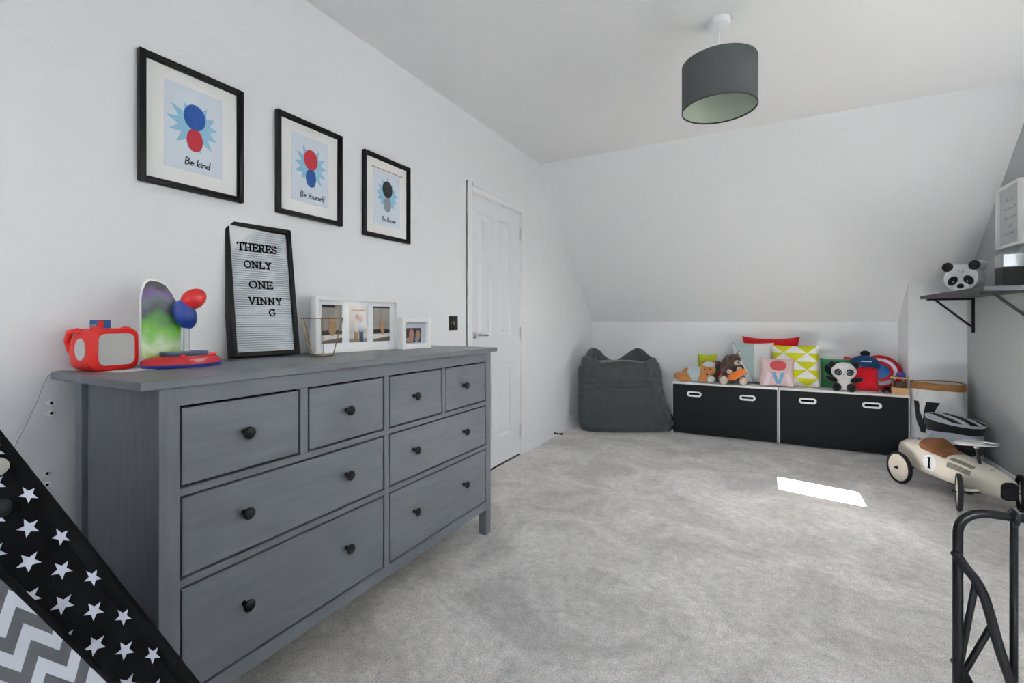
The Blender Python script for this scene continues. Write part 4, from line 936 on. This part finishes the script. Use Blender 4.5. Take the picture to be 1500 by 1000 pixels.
    m = MB(); m.tube(ring, .0065, 8, True); st = m.build('steering_wheel', M('silver_enamel', 'c3c3c3', .25, metal=.4), t, 60)
    for a in (0, 2.1, 4.2): MB().tube([(sx - .026, 0, .367), (sx - .026 + .096*math.cos(a), .096*math.sin(a), .368 + .008*math.cos(a))], [.009, .005], 8).build('spoke', MATS['silver_enamel'], st, 60)
    MB().lathe([(.012, .0), (.012, .002)], 16, (.47, 0, .239)).build('badge', M('badge_grey', '9b978a', .4), t)
    # axles and wheels
    R_ = .105
    for x in (0, .457):
        MB().tube([(x, -.19, R_), (x, .19, R_)], .006, 10).build('axle', rub, t, 60)
        for s_ in (-1, 1):
            MB().bevbox(x - .014, x + .014, s_*.11 - .012, s_*.11 + .012, R_ - .012, R_ + .012, .003).build('axle_bracket', rub, t)
            steer = -.62 if x > 0 else 0
            wh = MB(); wh.lathe([(R_ - .012, -.012), (R_ - .003, -.011), (R_, -.006), (R_, .006), (R_ - .003, .011), (R_ - .012, .012), (R_ - .016, .008), (R_ - .016, -.008), (R_ - .012, -.012)], 40, (0, 0, 0), 'y', False)
            w_ = wh.build('wheel', rub, t, 50); w_.location = (x, s_*.168, R_); w_.rotation_euler = (0, 0, steer)
            hb = MB(); hb.lathe([(.006, s_*.016), (.02, s_*.004), (.06, -s_*.001), (R_ - .022, s_*.004), (R_ - .013, s_*.009)], 40, (0, 0, 0), 'y', False); hb.build('wheel_disc', hubm, w_, 60)
            hb = MB(); hb.lathe([(.010, 0), (.010, s_*.018), (.005, s_*.030), (.001, s_*.032)], 14, (0, 0, 0), 'y'); hb.build('hub_nut', rub, w_, 50)
            if x > 0: MB().tube([(x + .03, s_*.09, .125), (x + .012, s_*.15, .118)], .007, 10).build('steering_arm', cream, t, 60)
build_car()

# ================================================================== shelf, and what stands on it
def build_shelf():
    y0, y1, x0, zb = 3.60, 4.84, 2.862, 1.272
    sm = M('shelf_dark_wood', '37383a', .6, var=.08, vscale=8, stretch=(9, 1, 1))
    t = thing('wall_shelf', 'dark grey wooden wall shelf on black angle brackets', 'shelf', (RW, (y0 + y1)/2, zb)); L_ = (y1 - y0)/2
    MB().bevbox(x0 - RW, 0, -L_, L_, 0, .024, .002).build('board', sm, t)
    for y in (4.763, 3.72):
        yy = y - (y0 + y1)/2; b = MB(); b.box(-.275, 0, yy - .013, yy + .013, -.014, 0); b.box(-.016, 0, yy - .013, yy + .013, -.262, 0); br = b.build('bracket', black_paint, t)
        b = MB(); d = Vector((-.215 + .012, 0, -.008 + .215)); b.tube([(-.225, yy, -.010), (-.010, yy, -.222)], .008, 8); b.build('brace', black_paint, br, 60)
build_shelf()
SZ = 1.2965
def build_panda_lamp():
    p = px(1411, 404, y=4.42); t = thing('panda_lamp', 'panda face night lamp with white sides standing on the shelf', 'lamp', (p.x + .0, 4.42, SZ), math.radians(-42))
    wh = M('satin_white', 'd6d7d8', .4); bk = M('satin_black', '111113', .4); r = .098; cz = .105
    def disc(nm, x, z, rx, rz, y0, y1, mm, par=t):
        return MB().prism([(x + rx*math.cos(2*PI*k/32), z + rz*math.sin(2*PI*k/32)) for k in range(32)], y0, y1).build(nm, mm, par, 40)
    disc('head', 0, cz, r, r*.97, -.03, .06, wh)
    for s_ in (-1, 1):
        e = disc('ear', s_*.076, cz + .083, .034, .034, -.028, .055, wh); disc('ear_face', s_*.076, cz + .083, .0335, .0335, -.031, -.0285, bk, e)
        R_ = Matrix.Rotation(-s_*.6, 3, 'Y')
        ep = MB().ell((s_*.045, -.031, cz - .018), (.027, .004, .036), R_); ep.build('eye_patch', bk, t, 60)
        MB().ell((s_*.040, -.0345, cz - .026), (.005, .002, .005)).build('eye_glint', wh, t, 60)
    MB().ell((.005, -.032, cz - .066), (.047, .010, .036)).build('muzzle', M('muzzle_white', 'e6e6e6', .4), t, 60); MB().ell((.005, -.042, cz - .058), (.021, .008, .018)).build('nose', bk, t, 60)
    rnd = random.Random(2); d = MB()
    for k in range(9): disc('bulb_dot', rnd.uniform(-.055, .055), cz + rnd.uniform(.035, .08), .0028, .0028, -.0312, -.0298, p_dark)
build_panda_lamp()
p = px(1463, 413, y=3.86); t = thing('keepsake_box', 'black box with a glossy silver white band on the shelf', 'box', (p.x + .11, 3.86, SZ), 0)
MB().bevbox(-.11, .11, -.06, .06, 0, .120, .002).build('box_body', M('black_gloss', '101113', .5, spec=.3), t); MB().bevbox(-.1105, .1105, -.0605, .0605, .120, .195, .002).build('box_lid', M('pearl_band', 'c3c6c8', .18, metal=.3), t)
t = thing('framed_quote', 'white framed quote print with faint grey writing on the grey wall', 'picture', (RW, 4.147, 1.572), -PI/2)
W, HT = .33, .403
m = MB(); frame_ring(m, W, HT, .018, -.026, -.001, 0, .002); m.build('frame', white_lacquer, t, 40); MB().box(-W/2 + .01, W/2 - .01, -.010, -.003, .01, HT - .01).build('print', M('quote_paper', 'bcc3c3', .7), t)
rnd = random.Random(9); m = MB()
for z, x0, x1, h_ in ((.30, -.07, .06, .022), (.245, -.085, .085, .026), (.185, -.095, .095, .026), (.13, -.035, .035, .02), (.085, -.09, .09, .022)):
    pts = []; x = x0
    while x < x1: pts.append((x, z + rnd.uniform(-.2, 1)*h_*(1 if len(pts) % 2 else .0))); x += .008
    strokes(m, [pts], .0028, -.0107, -.0099)
m.build('handwriting', M('faint_ink', '98a1a1', .8), t); MB().box(-W/2 + .016, W/2 - .016, -.0165, -.0155, .016, HT - .016).build('glazing', pic_glass, t)

# ================================================================== black metal bed end
def build_bed():
    Y = 1.10; t = thing('metal_bed', 'black tubular metal bed end with rounded corner and crossed bars', 'bed', (2.6, Y, 0))
    def q(u, v, dy=0): p = px(u, v, y=Y); return Vector((p.x - 2.6, dy, p.z))
    xl = q(1403, 800).x; ztop = q(1440, 751).z; xr = 3.13 - 2.6; r = .040
    hoop = [Vector((xl, 0, 0)), Vector((xl, 0, .3)), Vector((xl, 0, ztop - r))] + [Vector((xl + r - r*math.cos(a), 0, ztop - r + r*math.sin(a))) for a in [PI/2*k/8 for k in range(1, 9)]]
    hoop += [Vector((-p.x + (xl + xr), 0, p.z)) for p in reversed(hoop)]
    MB().tube(hoop, .0074, 14).build('end_hoop', tube_black, t, 60)
    n_b = 5; xb = q(1485, 900).x; step = (xr - xl - 2*(xb - xl))/(n_b - 1)
    for k in range(n_b):
        x = xb + k*step; b = MB().tube([(x, 0, .25), (x, 0, ztop - .004)], .0054, 12).build('upright', tube_black, t, 60)
        MB().tube([(x, 0.0125*math.cos(a), ztop + .0125*math.sin(a)) for a in [2*PI*i/14 for i in range(14)]], .0042, 8, True).build('ring', tube_black, b, 60)
    for mir in (0, 1):
        f = (lambda p: Vector((xl + xr - p.x, p.y, p.z))) if mir else (lambda p: p)
        sc = smooth_path([f(q(u, v, -.006)) for u, v in ((1397, 806), (1413, 829), (1428, 848), (1440, 872), (1450, 905), (1462, 948), (1480, 1000), (1495, 1045))])
        MB().tube(sc, .0074, 12).build('scroll', tube_black, t, 60)
        MB().tube([f(q(1430, 848, 0)), f(q(1406, 974, 0))], .005, 10).build('cross_bar', tube_black, t, 60); MB().tube([f(q(1456, 910, 0)), f(q(1410, 988, 0))], .005, 10).build('cross_bar', tube_black, t, 60)
        MB().tube(smooth_path([f(q(u, v, 0)) for u, v in ((1398, 966), (1409, 982), (1420, 1003), (1430, 1040), (1440, 1085), (1460, 1120))]), .007, 12).build('lower_scroll', tube_black, t, 60)
    MB().tube([(xl, 0, .25), (xr, 0, .25)], .009, 12).build('lower_rail', tube_black, t, 60)
    for x in (xl, xr): MB().tube([(x, 0, .25), (x, -1.95, .25)], .011, 10).build('side_rail', tube_black, t, 60)
    for x in (xl, xr): MB().tube([(x, -1.95, 0), (x, -1.95, .9)], .0088, 12).build('head_post', tube_black, t, 60)
    MB().tube([(xl, -1.95, .9), (xr, -1.95, .9)], .0088, 12).build('head_rail', tube_black, t, 60)
    MB().bevbox(xl + .02, xr - .02, -1.93, -.06, .245, .40, .04, 4).build('mattress', white_lacquer, t, 60); MB().bevbox(xl + .012, xr - .012, -1.5, -.05, .36, .46, .045, 4).build('bounce_duvet', M('white_bedding', 'e4e6e8', .9), t, 60)  # mattress and duvet out of view, added to bounce light upward
build_bed()

# ================================================================== star print play tent
def build_tent():
    n = ray(0, 655).cross(ray(275, 1000))
    def on_line(x, z): return Vector((x, -(n.x*(x - CX) + n.z*(z - CZ))/n.y, z))
    A = on_line(.55, 1.4); B1 = on_line(1.1, 0); B2 = Vector((1.12, -.60, 0)); B3 = Vector((.04, -.55, 0)); B4 = Vector((.05, .45, 0))
    root = Vector((.55, 0, 0)); t = thing('play_tent', 'black teepee play tent with white stars and grey chevron flap', 'tent', root)
    A, B1, B2, B3, B4 = [p - root for p in (A, B1, B2, B3, B4)]
    ctr = Vector((.02, 0, .5))
    pole = M('pale_pine', 'b79d78', .6); blk = M('black_cotton', '0d0d10', .92, bump=.2, bscale=300, spec=.2); stw = M('star_white', 'b9bccb', .9)
    for B in (B1, B2, B3, B4):
        d = (A - B).normalized(); inn = (ctr - B); inn.z = 0; inn = inn.normalized()*.018; MB().tube([B + inn + Vector((0, 0, .002)), A + inn + d*.22], .011, 12).build('pole', pole, t, 60)
    def panel(P, Q, nm):
        mid = (P + Q)/2; nrm = (Q - P).cross(A - P).normalized()
        if nrm.dot(mid - Vector((.0, 0, .2))) < 0: nrm = -nrm
        def f(u, v):
            p = P.lerp(Q, u).lerp(A, v*.97); e = min(u, 1 - u); k = .006*min(1, e*14)
            return p + nrm*(.004 + k + .004*noise.noise((p.x*6, p.y*6, p.z*6))*min(1, e*6))
        m = MB(); m.grid(f, 30, 30); o = m.build(nm, blk, t, 60); return f, nrm
    fx, nx_ = panel(B1, B2, 'front_panel'); panel(B2, B3, 'side_panel'); panel(B3, B4, 'back_panel'); panel(B4, B1, 'side_panel')
    # rounded hem where the cloth wraps the pole
    MB().tube([B1.lerp(A, k/10) for k in range(11)], .012, 12).build('pole_sleeve', blk, t, 60)
    # white stars printed on the front panel
    E1 = (A - B1).normalized(); E2 = nx_.cross(E1).normalized();
    if E2.dot(B2 - B1) < 0: E2 = -E2
    def hit(u, v):
        r = ray(u, v); o = CP - root; tt = ((B1 + nx_*.010) - o).dot(nx_)/r.dot(nx_); return o + r*tt
    stars = MB(); cells = []
    O = hit(134, 846); v1 = hit(178.6, 903.5) - O; v2 = hit(89, 835) - O
    for i in range(-30, 31):
        for j in range(-1, 30):
            c = O + v1*i + v2*j; pts = []
            rel = c - B1; s_ = rel.dot(E1)
            wdt = (B2 - B1).length*(1 - s_/(A - B1).length); across = rel.dot(E2)
            e3 = (A - B2).normalized(); n3 = nx_.cross(e3); n3 = n3 if n3.dot(B1 - B2) > 0 else -n3
            if across < .004 or c.z < .05 or s_ > (A - B1).length*.9 or (c - B2).dot(n3) < .03: continue
            rr = .0145; sq = (.45, .72, .88, 1)[min(j + 1, 3)]
            for k in range(10):
                a = PI/2 + 2*PI*k/10 + .12*((i*7 + j*3) % 3 - 1); r_ = rr if k % 2 == 0 else rr*.42
                d = E1*(r_*math.sin(a)*1.0) + E2*(r_*math.cos(a)*sq); pp = c + d
                if (pp - B1).dot(E2) < 0: pp = pp - E2*(pp - B1).dot(E2)
                pts.append(pp + nx_*.0045)
            stars.add(pts, [tuple(range(10))])
    so = stars.build('star_print', stw, t)
    # chevron lining: the turned-back door flap
    chev = uv_pattern('chevron_print', 'b4b8c2', '55585d', lambda op, u, v: op('GREATER_THAN', op('FRACT', op('ADD', op('MULTIPLY', v, 20.0), op('MULTIPLY', op('ABSOLUTE', op('SUBTRACT', op('FRACT', op('MULTIPLY', u, 25.0)), .5)), 1.3))), .5))
    F1, F2 = hit(0, 848), hit(156, 1000); dd = (F2 - F1).normalized(); G = F1 - dd*.42; G2 = F2 + dd*((F2.z - .04)/-dd.z)
    bd = (B2 - B1).normalized(); low = G + bd*.06; low2 = G2 + bd*.50
    m = MB(); m.grid(lambda u, v: G.lerp(G2, u).lerp(low.lerp(low2, u), v) + nx_*(.020 + .004*math.sin(PI*v)), 20, 10)
    Q = [G, G2, low]; ex = dd; ey = nx_.cross(dd)
    m.build('door_flap', chev, t, 60, uv=lambda co: ((co - F1).dot(Vector((0, -.94, -.2)).normalized()), (co - F1).dot(Vector((.35, .1, -.93)).normalized())))
    MB().tube([G + nx_*.018, G2 + nx_*.018], .005, 8).build('flap_hem', blk, t, 60)
    # cream tie knot and black toggle
    k = hit(2, 684); m = MB(); m.ell(k + nx_*.008 + Vector((0, -.006, 0)), (.008, .014, .015)); m.ell(k + Vector((-.01, -.04, -.005)) + nx_*.008, (.009, .034, .016)); fuse(m, 'tie_knot', M('cream_cotton', 'a8a49e', .9), t, .004, 3)
    k = hit(-4, 746); m = MB().ell(k + nx_*.006, (.009, .014, .014)); m.build('toggle', knob_m, t, 60)
build_tent()
